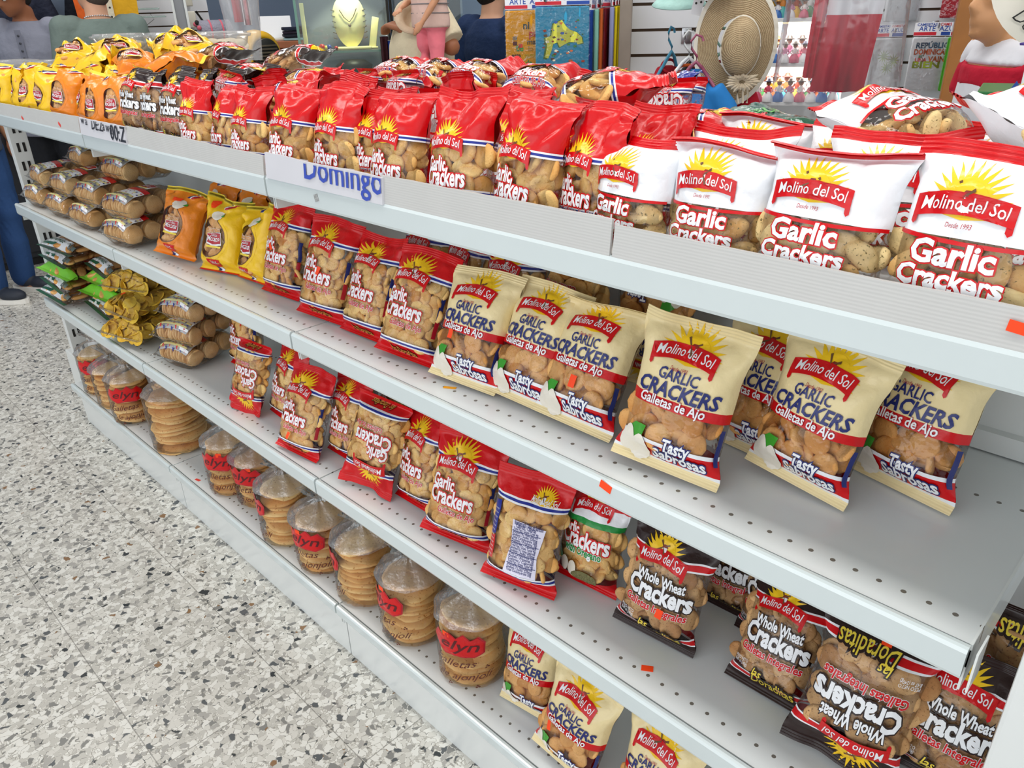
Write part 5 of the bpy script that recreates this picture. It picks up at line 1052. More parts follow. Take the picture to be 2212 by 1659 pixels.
for k in range(12):
    sd = 1 if k % 2 else -1; z = .05+.026*(k//2); MB().tube([(sd*.070, -.014, z), (sd*.087, -.016, z+.006)], .0022, mat('earring_dark', '#4d4638', .4, .5), 6).build('hook_earring', b_)
l = bpy.data.lights.new('case_spot', 'SPOT'); l.energy = 13; l.spot_size = R(70); l.color = (1, .93, .62); l.shadow_soft_size = .03; lo = bpy.data.objects.new('case_spot', l); col.objects.link(lo); lo.location = G(.03, -.08, 1.70); lo.rotation_euler = (R(16), 0, fy)
b_ = thing('earring_card', 'narrow pale yellow card stand at the side of the glass case', 'card stand', G(-.20, .0, 1.254), fy); MB().bbox(-.008, .012, -.01, .01, 0, .22, YB, .003).build('card', b_); MB().bbox(-.02, .02, -.02, .02, -.001, .01, YB, .003).build('foot', b_)
b_ = thing('earring_card', 'slanting pale yellow card stand behind the oval necklace stand', 'card stand', G(.135, .07, 1.254), fy); o = MB().bbox(-.018, .018, -.006, .006, 0, .15, YB, .003).build('card', b_); o.rotation_euler = (0, R(12), 0); MB().bbox(-.02, .03, -.02, .02, -.001, .008, YB, .003).build('foot', b_)
for i, (a, z, r, c, l_) in enumerate([(-.155, 1.30, .014, '#4f66e0', 'small glowing blue bead on the glass shelf'), (-.12, 1.27, .016, '#c23a3a', 'small red trinket on the glass shelf'), (-.085, 1.268, .014, '#3b4f9a', 'small blue trinket beside the red one'), (-.10, 1.285, .012, '#e2d46a', 'small yellow trinket behind the red one'), (-.05, 1.264, .010, '#b93030', 'tiny red box nearest the oval stand')]):
    b_ = thing('trinket', l_, 'trinket', G(a, -.03, 1.254), fy, 'trinkets in the glass case'); MB().ball((0, 0, r), (r, r*.8, r), mat('trinket%d' % i, c, .3, .5), 12, 8).build('bead', b_); MB().lathe([(r*.6, 0), (r*.7, .002), (r*.3, .006)], BK, 10).build('base', b_)
b_ = thing('black_bowl', 'black round bowl low in the glass case', 'bowl', G(.03, -.02, 1.105), fy); MB().lathe([(.05, 0), (.085, .03), (.095, .075), (.06, .10), (.001, .105)], BK, 26).build('bowl', b_); MB().lathe([(.05, -.2), (.052, .002), (.001, .004)], BK, 18).build('foot', b_)
# second dark case and flags beyond
x, y = -2.40, 2.40; fy = face(x, y); t = thing('glass_case', 'dark glass case with goods inside, between the lit case and the man in cream', 'display case', (x, y, 0), fy)
MB().box(-.20, -.185, -.10, -.08, .9, 1.8, BK).build('corner_edge', t, False); MB().box(-.185, .20, -.10, -.096, .9, 1.8, GLC).build('front_pane', t, False); MB().box(-.02, -.008, -.105, -.095, .9, 1.8, mat('case_edge_dark', '#3c4a4a', .3)).build('pane_joint', t, False); MB().bbox(-.21, .22, -.10, .2, 0, .9, mat('case_base_dark', '#5f6670', .6), .006).build('base', t, False); MB().box(-.19, .2, .19, .2, .9, 1.8, mat('case_back_dark', '#3d4654', .4)).build('back_pane', t, False)
G2 = lambda a, b, z: Vector((x+cos(fy)*a-sin(fy)*b, y+sin(fy)*a+cos(fy)*b, z))
MB().box(-.18, .2, -.09, .19, 1.16, 1.166, GLC).build('glass_shelf', t, False)
for i, (a, c, w_, h, l_) in enumerate([(-.10, '#c7a03a', .05, .07, 'yellow packet in the dark glass case'), (-.02, '#9fd0a0', .05, .10, 'pale green packet in the dark glass case'), (.05, '#2a2c33', .04, .16, 'black bottle-shaped box in the dark glass case')]):
    b_ = thing('packet', l_, 'packet', G2(a, 0, 1.167), fy, 'packets in the dark glass case'); MB().bbox(-w_/2, w_/2, -.02, .02, 0, h, mat('packet%d' % i, c, .4), .004).build('box', b_); MB().box(-w_*.35, w_*.35, -.0215, -.020, h*.35, h*.75, mat('packet_label', '#e8e6da', .5)).build('packet_label', b_, False)
x, y = -1.97, 1.90
for i, (dx, c, w_, l_) in enumerate([(-.105, '#3a1a22', .03, 'dark red folded flag, far end of the flag row'), (-.066, '#223f8c', .045, 'blue folded flag in the flag row'), (-.026, '#e4e4ea', .03, 'white folded flag in the flag row'), (.006, '#d01f2a', .045, 'red folded flag in the flag row'), (.052, '#20201f', .04, 'black folded flag by the man in cream')]):
    f_ = face(x, y); b_ = thing('folded_flag', l_, 'flag', (x+cos(f_)*dx, y+sin(f_)*dx, 0), f_, 'folded flags in a row'); m = cloth('flag%d' % i, c)
    folds(-w_*.7, w_*.7, 1.02, 1.315-.02*(i % 2), m, 2, .008, 0, 0).build('cloth', b_); MB().tube([(-w_*.5, 0, 1.316-.02*(i % 2)), (w_*.5, 0, 1.316-.02*(i % 2)), (w_*.5, .2, 1.36)], .004, STEEL).build('rod', b_)
# -- main slatted wall with packs, hats and shirts
x, y = -.80, 2.26; fy = face(x, y, -.06); G3 = lambda a, b, z: Vector((x+cos(fy)*a-sin(fy)*b, y+sin(fy)*a+cos(fy)*b, z))
slat_panel('large white slatted wall panel behind the hats and t-shirt packs', x, y, fy, .88, .15, 2.3, .0985, .012)
t = thing('wooden_post', 'grey-brown post standing before the slatted panel', 'post', (-.774, 2.084, 0), fy); MB().bbox(-.024, .024, -.02, .02, 0, 2.9, mat('post_greybrown', '#94887c', .6, .3, vary=.1, vscale=10), .003).build('post', t, False); MB().bbox(-.04, .04, -.035, .035, 0, .015, STEEL, .002).build('foot_plate', t, False)
RED = mat('card_red', '#d22a3a', .4, .4); BLU = mat('card_blue', '#2a4fa8', .4, .4); CW = mat('card_white', '#eceef4', .4, .4); PFILM = film('pack_film', amt=.8, base=.07, bumps=(40, .9))
def flat_word(s, width, at, m, y, bold=.02, shear=0., height=None):
    V, T = fit_text(s, width, height, bold, shear); return MB().add([(v.x+at[0], y, v.y+at[1]) for v in V], T, m)
def pack(label, P, yaw, w_, h, c, art=None, th=.016, hooked=.16, cards=True):
    """a folded t-shirt in a clear bag under a printed header card, on a hook"""
    t = thing('shirt_pack', label, 't-shirt pack', P, yaw, 't-shirt packs on hooks')
    m = cloth('shirt_'+c[1:], c, (12, .25, .006)); MB().bbox(-w_/2, w_/2, -th/2, th/2, 0, h, m, .006).build('folded_shirt', t)
    def FP(a, b): return Vector((-w_*.515+w_*1.03*a, -th/2-.002-.004*noise.noise(Vector((a*14, b*3, P[0])))*(1 if b > .5 else .4), -.004+(h+.008)*b))
    MB().grid(FP, 16, 16, PFILM).build('pack_film', t)
    if cards:
        o = MB().box(-w_/2, w_/2, -.003, 0, h+.004, h+.052, CW).build('header_card', t, False)
        MB().box(-w_*.5, -w_*.02, -.0036, -.003, h+.006, h+.018, RED).build('red_band', o, False); MB().box(w_*.08, w_*.5, -.0036, -.003, h+.006, h+.018, BLU).build('blue_band', o, False)
        flat_word('ARTE  AZUL', w_*.8, (0, h+.022), BLU, -.0038, .01).build('lettering', o, False); flat_word('CAMISETAS', w_*.42, (-w_*.24, h+.040), BLU, -.0038, .02).build('lettering', o, False); flat_word('CAMISETAS', w_*.42, (w_*.25, h+.040), RED, -.0038, .02).build('lettering', o, False)
    if art: art(t, w_, h, -th/2-.0012)
    return t
def art_map(t, w_, h, y):
    rn = random.Random(3); out = [(-.34, .20), (-.30, .40), (-.33, .52), (-.22, .55), (-.18, .74), (-.02, .80), (.06, .70), (.14, .64), (.26, .60), (.36, .52), (.38, .42), (.28, .40), (.26, .44), (.12, .44), (.02, .40), (-.06, .36), (-.10, .44), (-.18, .42), (-.22, .30), (-.28, .18)]
    q = MB(); V, T = poly_tris([(a*w_*1.06, (b*.96)*h+.01) for a, b in out]); q.add([(v.x, y, v.y) for v in V], T, mat('art_green_edge', '#4f7a34', .6)); V, T = poly_tris([(a*w_*.98+.002, (b*.92+.025)*h+.01) for a, b in out]); q.add([(v.x, y-.0004, v.y) for v in V], T, mat('art_yellow', '#dfe04e', .6))
    cs = ['#8a3b2c', '#3b5ea8', '#3d7a44', '#c96a3a', '#5a4632', '#e8e2c8']
    for k in range(46):
        a, b, s = rn.uniform(-.36, .40)*w_, (rn.uniform(.12, .80))*h, rn.uniform(.002, .006); n = rn.choice((3, 4, 5)); V, T = poly_tris([(a+s*1.6*cos(2*pi*i/n+k), b+s*sin(2*pi*i/n+k)) for i in range(n)]); q.add([(v.x, y-.0008, v.y) for v in V], T, mat('art%d' % (k % 6), cs[k % 6], .6))
    q.build('printed_map', t, False)
def art_words(t, w_, h, y):
    L = [('ni', -.05, .72, .12, '#444a44'), ('para', .18, .60, .34, '#c23a2c'), ('macho', .17, .48, .40, '#5a4a3a'), ('te', -.20, .38, .16, '#3d8a3d'), ('lo', .04, .375, .10, '#b98a2a'), ('traje', .28, .37, .26, '#cc3a2a'), ('esta', -.28, .28, .20, '#5d3a2a'), ('camiseta', .14, .27, .52, '#c9a41c'), ('de....', .06, .16, .24, '#3d8a3d')]
    for s, a, b, wd, c in L: flat_word(s, wd*w_, (a*w_, b*h), mat('art_'+c[1:], c, .6), y-.0005, .03).build('printed_words', t, False)
    q = MB()
    for a, b, c in ((-.30, .50, '#5a2a2a'), (-.18, .46, '#c23a2c'), (-.30, .58, '#7a6a5a'), (-.26, .17, '#3b4a78'), (-.17, .19, '#c23a2c'), (-.26, .10, '#c23a2c'), (-.16, .12, '#3b4a78'), (-.05, .06, '#5a4a4a'), (.16, .06, '#b9502c')):
        q.add([(a*w_+dx, y-.0006, b*h+dz) for dx, dz in ((-.008, -.007), (.008, -.007), (.008, .007), (-.008, .007))], [(0, 1, 2, 3)], mat('art_'+c[1:], c, .6))
    q.build('printed_pictures', t, False)
pack('orange t-shirt pack printed with words, left of the turquoise one', (-.955, 1.705, 1.185), face(-.955, 1.705, -.05), .180, .230, '#eda52a', art_words)
pack('turquoise t-shirt pack printed with a yellow island map', (-.835, 1.765, 1.190), face(-.835, 1.765, .03), .205, .235, '#3f9fc8', art_map)
for i, (px, c, l_) in enumerate([((-.850, 1.975), '#1d3f8c', 'navy t-shirt pack seen edge-on, right behind the turquoise one'), ((-.845, 2.005), '#8cc4b0', 'mint t-shirt pack seen edge-on'), ((-.844, 2.03), '#c9602c', 'orange t-shirt pack seen edge-on, beside the mint one'), ((-.838, 2.06), '#a01c20', 'red t-shirt pack with a brown print, seen at a slant'), ((-.834, 2.09), '#8f94bc', 'lilac t-shirt pack seen edge-on, right of the red one'), ((-.836, 2.115), '#d8c01e', 'yellow t-shirt pack seen edge-on, next to the grey-brown post'), ((-.838, 2.135), '#d8c01e', 'thin yellow t-shirt pack nearest the grey-brown post')]):
    pack(l_, (*px, 1.165+.002*i), face(*px, 1.42 if i != 3 else 1.2), .175, .245, c, None, .018)
rod = thing('hook_rail', 'steel hook carrying the edge-on t-shirt packs', 'hook', G3(-.16, 0, 0), fy); MB().tube([(0, .0, 1.43), (0, -.30, 1.43), (0, -.31, 1.45)], .004, STEEL).build('hook', rod); MB().bbox(-.02, .02, -.004, .004, 1.40, 1.46, STEEL, .001).build('back_plate', rod)
rod = thing('hook_rail', 'long steel hook carrying the orange and turquoise packs', 'hook', G3(-.42, 0, 0), fy); MB().tube([(0, 0, 1.445), (.10, -.62, 1.445), (.10, -.64, 1.462)], .004, STEEL).build('hook', rod); MB().bbox(-.02, .02, -.004, .004, 1.42, 1.47, STEEL, .001).build('back_plate', rod)
# straw hat
x2, y2 = -.235, 2.01; f2 = face(x2, y2, .18); t = thing('straw_hat', 'big floppy straw hat with a cream edge and a cloth flower', 'hat', (x2, y2, 1.285), f2)
def straw():
    m = bpy.data.materials.new('woven_straw'); m.use_nodes = True; nt = m.node_tree; N = nt.nodes; L = nt.links; b = N['Principled BSDF']; b.inputs['Roughness'].default_value = .8
    tc = N.new('ShaderNodeTexCoord'); wv = N.new('ShaderNodeTexWave'); wv.wave_type = 'RINGS'; wv.rings_direction = 'Y'; wv.inputs['Scale'].default_value = 55; wv.inputs['Distortion'].default_value = 2.5; wv.inputs['Detail Scale'].default_value = 6
    L.new(tc.outputs['Object'], wv.inputs['Vector']); cr = N.new('ShaderNodeValToRGB'); cr.color_ramp.elements[0].color = S('#9d8462'); cr.color_ramp.elements[1].color = S('#cdb792'); L.new(wv.outputs['Fac'], cr.inputs[0]); L.new(cr.outputs[0], b.inputs['Base Color'])
    bp = N.new('ShaderNodeBump'); bp.inputs['Strength'].default_value = .6; bp.inputs['Distance'].default_value = .004; L.new(wv.outputs['Fac'], bp.inputs['Height']); L.new(bp.outputs[0], b.inputs['Normal']); return m
STR = straw(); TRIM = cloth('hat_trim', '#e4dfd2')
def brim(r, a): sx, sz = .70, 1.0; return Vector((r*sx*cos(a), -.020*sin(2*a+.6)*(r/.2)**2-.01, r*sz*sin(a)))
def disc(r0, r1, m, y=0.): return MB().grid(lambda u, v: brim(r0+(r1-r0)*v, 2*pi*u)+Vector((0, y, 0)), 48, 8, m)
disc(.088, .190, STR).build('brim', t); disc(.189, .208, TRIM, -.003).build('edge_trim', t)
q = MB().grid(lambda u, v: Vector((.018+.078*cos(2*pi*u)*cos(v*pi/2)**.5*.86, -.01-.085*sin(v*pi/2), -.006+.100*sin(2*pi*u)*cos(v*pi/2)**.5)), 36, 10, STR); q.build('crown', t)
q = MB().tube([Vector((.018+.075*.9*cos(a), -.022, -.006+.100*sin(a))) for a in [2*pi*i/36 for i in range(37)]], .004, TRIM, 6).build('hat_band', t)
fl = MB(); rn = random.Random(2); FC = cloth('flower_cream', '#d2c3aa')
for k in range(22):
    a = 2*pi*k/22*2.3; l_ = rn.uniform(.028, .045); c0 = Vector((.030, -.055, -.118)); d = Vector((cos(a)*1.25, -.25, sin(a)*.75)); p = c0+d*l_*.2; n_x = Vector((-sin(a), 0, cos(a)))
    fl.add([p, p+d*l_*.5+n_x*.010, p+d*l_, p+d*l_*.5-n_x*.010, p+d*l_*.5+Vector((0, -.008, 0))], [(0, 1, 4), (1, 2, 4), (2, 3, 4), (3, 0, 4)], FC)
fo = fl.build('cloth_flower', t, False)
for dx in (0, .016, .03): MB().tube([(.018+dx, -.06, -.135), (.015+dx*1.3, -.062, -.165), (.022+dx, -.06, -.19)], .004, FC, 8).build('cord_tassel', fo)
MB().tube([(-.03, .0, .19), (-.05, .02, .26), (-.03, .25, .32)], .003, FC).build('hanging_cord', t)
def hat_piece(label, P, yaw, prof, m, rx, squash=1., pleat=0.):
    t = thing('hat', label, 'hat', P, yaw); q = MB().lathe(prof, m, 40, (0, 0, 0), (lambda p, a: Vector((p.x*(1+pleat*sin(a*20)), p.y*squash*(1+pleat*sin(a*20)), p.z))) if pleat or squash != 1 else None); o = q.build('hat_body', t); o.rotation_euler = (R(rx), 0, 0)
    MB().tube([(0, .02, .02), (0, .04, .2), (0, .24, .2)], .003, STEEL).build('hook', t); return t
hat_piece('pale turquoise pleated hat hanging before the slatted panel', (-.47, 2.0, 1.455), face(-.47, 2.0), [(.001, .05), (.05, .045), (.062, 0), (.085, -.02), (.10, -.035), (.098, -.038), (.06, -.006)], cloth('turquoise', '#a9cfc8'), 12, .8, .02)
hat_piece('brown hat edge above the big straw hat', (-.30, 1.93, 1.475), face(-.30, 1.93), [(.001, .05), (.05, .04), (.06, 0), (.085, -.012), (.087, -.016), (.05, -.014), (.001, -.014)], cloth('hat_brown', '#b79a80'), 8, .8)
t = thing('price_tag', 'white price tag with two holes hanging by the turquoise hat', 'tag', (-.375, 1.96, 1.385), face(-.375, 1.96)); o = MB().bbox(-.017, .020, -.001, .001, 0, .07, CW, .0006).build('card', t, False); o.rotation_euler = (0, R(12), 0)
for a in (-.006, .010): MB().ball((a, -.0015, .040+a*.4), (.004, .001, .004), BK, 10, 6).build('hole', o)
MB().tube([(0, 0, .07), (0, .01, .16), (0, .26, .18)], .0016, BK).build('string', t)
# hangers with shirts
def hanger(label, P, yaw, hc, sc_, w_=.20, tagd=False, mint=None):
    t = thing('shirt', label, 'shirt on a hanger', P, yaw, 'shirts on hangers'); m = cloth('tee_'+sc_[1:], sc_, (16, .4, .01)); q = MB()
    rings(q, [(0, 0, -.50, w_*.50, .035), (0, 0, -.2, w_*.48, .035), (0, 0, -.07, w_*.44, .032), (0, 0, -.025, w_*.30, .026), (0, 0, -.012, .045, .022)], m)
    for sd in (-1, 1): q.tube([(sd*w_*.36, 0, -.05), (sd*w_*.62, -.005, -.12), (sd*w_*.72, -.008, -.17)], [.036, .040, .042], m, 12)
    link('garment', fuse(q, .009, 3), t); H_ = mat('hanger_'+hc[1:], hc, .35, .5)
    h = MB().tube([(-w_*.36, -.012, -.045), (-.02, -.022, .020), (0, -.022, .038), (.02, -.022, .020), (w_*.36, -.012, -.045)], .0065, H_, 8).build('hanger', t)
    MB().tube([(0, -.022, .036), (.002, -.022, .055), (-.018, -.020, .080), (-.022, -.020, .105), (-.006, -.018, .125), (.014, -.018, .118), (.020, -.018, .104)], .0042, H_, 8).build('hanger_hook', h)
    nk = MB().tube([Vector((.046*cos(a), -.030*max(0, sin(-a))-.012, -.016+.026*sin(a))) for a in [2*pi*i/24 for i in range(25)]], .005, m, 8).build('collar', t)
    if tagd: g = MB().bbox(-.008, .008, -.002, 0, -.055, -.02, CW, .0008).build('size_tag', t, False); g.location = (-.004, -.036, 0); flat_word('M', .006, (0, -.035), BK, -.0025).build('lettering', g, False)
for a in [('dark red shirt on a blue hanger, first on the rail', (-.54, 2.04, 1.220), .95, '#3f8fb0', '#a0202c'), ('orange shirt on a white hanger, behind the bright blue one', (-.385, 1.95, 1.210), .12, '#dfe3e6', '#c8602c'), ('dark shirt on a black hanger', (-.40, 2.02, 1.225), .6, '#1c1c20', '#30303a'), ('maroon shirt on a mint hanger, behind the bright blue one', (-.30, 2.02, 1.220), .25, '#a4d8cc', '#b0182c'), ('bright blue shirt with a white size tag on a maroon hanger', (-.30, 1.87, 1.200), .05, '#8c3f5c', '#2f80c8')]:
    hanger(a[0], a[1], face(a[1][0], a[1][1], a[2]), a[3], a[4], .19, 'tag' in a[0])
rod = thing('hook_rail', 'steel arm carrying the shirts on hangers', 'hook', G3(.20, 0, 0), fy); MB().tube([(-.03, 0, 1.305), (-.03, -.36, 1.305), (-.03, -.375, 1.325)], .005, STEEL).build('hook', rod); MB().bbox(-.05, -.01, -.004, .004, 1.27, 1.33, STEEL, .001).build('back_plate', rod)
# -- figurine shelves
x3, y3 = -.62, 3.30; f3 = face(x3, y3); G4 = lambda a, b, z: Vector((x3+cos(f3)*a-sin(f3)*b, y3+sin(f3)*a+cos(f3)*b, z))
t = thing('figurine_shelf', 'white lit wall shelves full of small painted dolls', 'shelf', (x3, y3, 0), f3); SW = mat('shelf_white', '#eceef2', .4, .4)
MB().box(-.40, .45, .20, .215, .2, 2.0, SW).build('back_panel', t, False)
for z in (1.345, 1.14, .955, 1.56): MB().bbox(-.40, .45, -.02, .2, z-.018, z, SW, .002).build('shelf_board', t, False)
for a in (-.41, .45): MB().bbox(a, a+.012, -.02, .215, 0, 2.0, SW, .002).build('side_panel', t, False)
s_ = MB().box(-.36, .42, -.012, -.004, 1.318, 1.326, mat('led_strip', '#fff2c0', .5, emit=5.)).build('light_strip', t, False)
for z in (1.118, 1.322): al = area('shelf_strip_light', G4(0, .04, z), .7, .03, 3.2, (1, .98, .92)); al.rotation_euler = (R(8), 0, f3)
def doll_meshes():
    out = []
    for k, (sk, bo, ha) in enumerate([('#e8e8ee', '#d88ab0', '#3a2a20'), ('#e07030', '#f0c030', '#5a2a1a'), ('#3a70b8', '#e8e8ee', '#c08a3a'), ('#3d8a4a', '#f2f2f2', '#b04030'), ('#f0f0f4', '#e05070', '#2a2a50'), ('#f2c23a', '#c05030', '#e8d8a0'), ('#d05878', '#f4e8e8', '#3a2a20'), ('#5ac0c0', '#f2a050', '#8a3a2a')]):
        A, B, C = mat('doll_a%d' % k, sk, .4), mat('doll_b%d' % k, bo, .4), mat('doll_c%d' % k, ha, .4)
        s = MB().lathe([(.022, 0), (.023, .004), (.018, .022), (.009, .036)], A, 16).mesh('skirt'); b = MB().lathe([(.009, .034), (.011, .046), (.006, .056), (.004, .058)], B, 14); b.tube([(-.010, 0, .050), (-.017, -.006, .038), (-.008, -.011, .034)], .0032, B, 6); b.tube([(.010, 0, .050), (.017, -.006, .038), (.008, -.011, .034)], .0032, B, 6)
        h = MB().ball((0, 0, .066), .0095, mat('doll_skin', '#a8704a', .5), 12, 8).mesh('head'); c = MB().lathe([(.016, .070), (.017, .072), (.009, .075), (.007, .082), (.0, .083)], C, 14).mesh('hat'); out.append((s, b.mesh('torso'), h, c))
    return out
DM = doll_meshes(); rn = random.Random(8); cn = ['white-skirted', 'orange-skirted', 'blue-skirted', 'green-skirted', 'pale', 'yellow-skirted', 'pink-skirted', 'turquoise-skirted']; i = 0
for z, row, y_, n, a0, a1, sc_ in ((1.345, 'top shelf, front row', .0, 9, -.30, .20, 1.05), (1.345, 'top shelf, back row', .07, 9, -.28, .22, 1.45), (1.14, 'middle shelf, front row', .0, 8, -.10, .22, 1.2), (1.14, 'middle shelf, back row', .06, 6, -.10, .2, 1.5), (.955, 'lowest shelf', .0, 9, -.22, .2, 1.35), (.955, 'lowest shelf, back row', .07, 8, -.2, .2, 1.6)):
    for j in range(n):
        k = (i*5+j) % 8; t = thing('doll', '%s painted doll on the %s, number %s along' % (cn[k], row, ['one', 'two', 'three', 'four', 'five', 'six', 'seven', 'eight', 'nine'][j]), 'doll', G4(a0+(a1-a0)*j/(n-1), y_+rn.uniform(-.008, .008), z), f3+rn.uniform(-.5, .5), 'painted dolls on the lit shelves'); t.scale = (sc_, sc_, sc_)
        for nm, me in zip(('skirt', 'torso', 'head', 'hat'), DM[k]): link(nm, me, t)
        i += 1
# -- right: slatted panel with packs, wooden board, mannequin
x4, y4 = .10, 2.92; f4 = face(x4, y4, .10); G5 = lambda a, b, z: Vector((x4+cos(f4)*a-sin(f4)*b, y4+sin(f4)*a+cos(f4)*b, z))
slat_panel('white slatted wall panel behind the white printed t-shirt pack', x4, y4, f4, .56, .2, 2.2, .0985, .010)
t = thing('wooden_board', 'upright varnished wooden board with a dark edge beside the mannequin', 'board', (.372, 2.60, 0), face(.372, 2.60, .25)); MB().bbox(-.07, .055, -.012, .012, 0, 2.5, mat('varnished_wood', '#a0672c', .4, .4, coat=.2, vary=.12, vscale=9), .003).build('panel', t, False); MB().bbox(.055, .078, -.016, .03, 0, 2.5, mat('wood_dark_edge', '#3a2a20', .6), .002).build('dark_edge', t, False)
def art_una(t, w_, h, y):
    for s, b, wd, hh, c in (('REPÚBLICA', .80, .80, .020, '#33506a'), ('DOMINICANA', .68, .84, .020, '#b4502c'), ('E\'', .615, .10, .010, '#5a6a4a'), ('UNA', .545, .24, .014, '#b03a3a'), ('VAINA', .545, .46, .020, '#b0562c'), ('BIEN !!', .43, .80, .024, '#8a9a1c')):
        flat_word(s, wd*w_, ({'UNA': -.25, 'VAINA': .14, 'E\'': -.25}.get(s, 0)*w_, b*h), mat('art_'+c[1:], c, .6), y-.0006, .035, 0, hh).build('printed_words', t, False)
def art_palm(t, w_, h, y):
    q = MB(); m = mat('art_palm', '#7a8a1e', .6); rn = random.Random(5)
    for cx, cz in ((-.1, .66), (.05, .44), (.22, .58)):
        for k in range(11): a = 2*pi*k/11; V, T = poly_tris([(cx*w_+.004*cos(a+1.6), cz*h+.004*sin(a+1.6)), (cx*w_+.030*cos(a), cz*h+.030*sin(a)), (cx*w_-.004*cos(a+1.6), cz*h-.004*sin(a+1.6))]); q.add([(v.x, y-.0006, v.y) for v in V], T, m)
    q.build('printed_palms', t, False)
P5 = G5(.03, -.12, 1.085); pack('white t-shirt pack printed with a bold Spanish slogan', P5, f4-.02, .165, .195, '#dfe2e8', art_una)
P5 = G5(-.135, -.05, 1.075); pack('white t-shirt pack printed with green palms, half behind the clear sleeve', P5, f4+.5, .14, .20, '#d8dade', art_palm)
for i, (a, c, ex, l_) in enumerate([(.115, '#5fbf3a', .9, 'bright green t-shirt pack behind the white slogan pack'), (.135, '#7ad060', .95, 'light green t-shirt pack beside the bright green one'), (.155, '#3aa07a', .9, 'sea green t-shirt pack, last but one on the hook'), (.175, '#9a8e7a', .95, 'greyish t-shirt pack against the wooden board')]): pack(l_, G5(a, -.10+.016*i, 1.085), f4+ex, .14, .195, c, None, .012)
P5 = G5(.115, -.06, 1.345); pack('red t-shirt pack hanging above the white slogan pack', P5, f4-.25, .165, .22, '#c01c30', None)
P5 = G5(-.105, -.04, 1.335); pack('white t-shirt pack with a tiny orange sticker, upper row', P5, f4+.5, .14, .22, '#d4d8de', None)
t = thing('price_list', 'white ruled card hanging at the top of the wooden board', 'card', G5(.235, -.13, 1.30), f4+.15); MB().bbox(-.03, .035, -.002, .002, 0, .26, CW, .001).build('card', t, False)
for k in range(6): MB().box(-.012, .03, -.0032, -.0022, .085+.024*k, .0862+.024*k, BK).build('ruled_line', t, False)
MB().box(.020, .024, -.0034, -.0022, .01, .12, mat('list_yellow', '#e6d83a', .5)).build('yellow_edge', t, False); MB().tube([(0, 0, .255), (0, .08, .30)], .0016, STEEL).build('string', t)
for i, a in enumerate((-.14, -.06, .02, .10)): pack('t-shirt pack in the lowest row, of which only the header shows, %s of four' % ['first', 'second', 'third', 'fourth'][i], G5(a, -.06, .80), f4+.1*(i % 2), .075, .175, ['#c9ccd4', '#b8c4d8', '#d8c8cc', '#c8d0d8'][i], None, .012)
for a, z in ((.03, 1.315), (-.12, 1.30), (.115, 1.59), (-.10, 1.58), (.0, 1.025)):
    rod = thing('hook_rail', 'steel hook on the slatted panel beside the wooden board', 'hook', G5(a, 0, 0), f4, 'steel hooks by the wooden board'); MB().tube([(0, 0, z), (0, -.13, z), (0, -.14, z+.015)], .003, STEEL).build('hook', rod); MB().bbox(-.012, .012, -.003, .003, z-.02, z+.02, STEEL, .001).build('back_plate', rod)
# mannequin
mx, my = .655, 1.985; fm = face(mx, my, -1.05); t = thing('mannequin', 'mannequin in a white shirt with a red band and a navy collar', 'mannequin', (mx, my, -.018), fm); MS = mat('mannequin_skin', '#c99468', .45, .4); q = MB(); H_ = 1.66
rings(q, [(0, .005, .86, .135, .10), (0, 0, 1.0, .125, .09), (0, 0, 1.15, .15, .10), (0, .004, 1.27, .155, .095), (0, .01, 1.335, .13, .07), (0, .012, 1.365, .06, .05)], MS); q.tube([(0, .012, 1.33), (0, -.030, 1.39)], [.052, .05], MS, 14); head_on(q, Vector((0, -.050, 1.315)), .12, -.05, MS, .95)
for sd in (1, -1): limb(q, [Vector((sd*.17, .01, 1.30)), Vector((sd*.205, .015, 1.16)), Vector((sd*.215, .02, 1.02)), Vector((sd*.20, -.05, .85))], [.046, .042, .036, .028], MS); hand(q, (sd*.20, -.05, .85), (0, -.25, -1), (sd, 0, .2), MS, 1.66, sd, .25)
link('figure', fuse(q, .009), t); s = MB(); SWm, SR, SN = cloth('shirt_white', '#dcdde4', (14, .4, .01)), cloth('shirt_red', '#b81c34'), cloth('shirt_navy', '#27326e')
rings(s, [(0, .005, .80, .17, .125), (0, 0, 1.0, .155, .11), (0, 0, 1.15, .168, .112), (0, .004, 1.235, .172, .108)], SWm); link('shirt_body', fuse(s, .011, 3), t); s = MB()
rings(s, [(0, .004, 1.205, .176, .112), (0, .004, 1.262, .175, .110)], SR)
for sd in (1, -1): s.tube([(sd*.12, .01, 1.262), (sd*.185, .012, 1.235), (sd*.212, .014, 1.165)], [.058, .060, .061], SR, 14)
link('red_band', fuse(s, .010, 3), t); s = MB(); rings(s, [(0, .004, 1.262, .172, .107), (0, .008, 1.315, .150, .085), (0, .012, 1.352, .085, .060), (0, .012, 1.362, .062, .052)], SWm)
for sd in (1, -1): s.tube([(sd*.10, .01, 1.295), (sd*.17, .012, 1.285), (sd*.195, .013, 1.25)], [.05, .057, .056], SWm, 14)
link('shoulder_yoke', fuse(s, .010, 3), t); s = MB(); rings(s, [(0, .011, 1.350, .090, .066), (0, .012, 1.366, .072, .056), (0, .010, 1.374, .062, .054)], SN); s.tube([(-.085, .0, 1.352), (-.15, -.02, 1.312), (-.20, -.03, 1.262)], [.012, .014, .010], SN, 10); link('navy_collar', fuse(s, .008, 3), t)
MB().tube([(0, .01, .02), (0, .01, .9)], .018, STEEL, 12).build('stand_pole', t); MB().lathe([(.16, .02), (.16, .028), (.02, .036), (.001, .036)], STEEL, 26).build('stand_base', t)
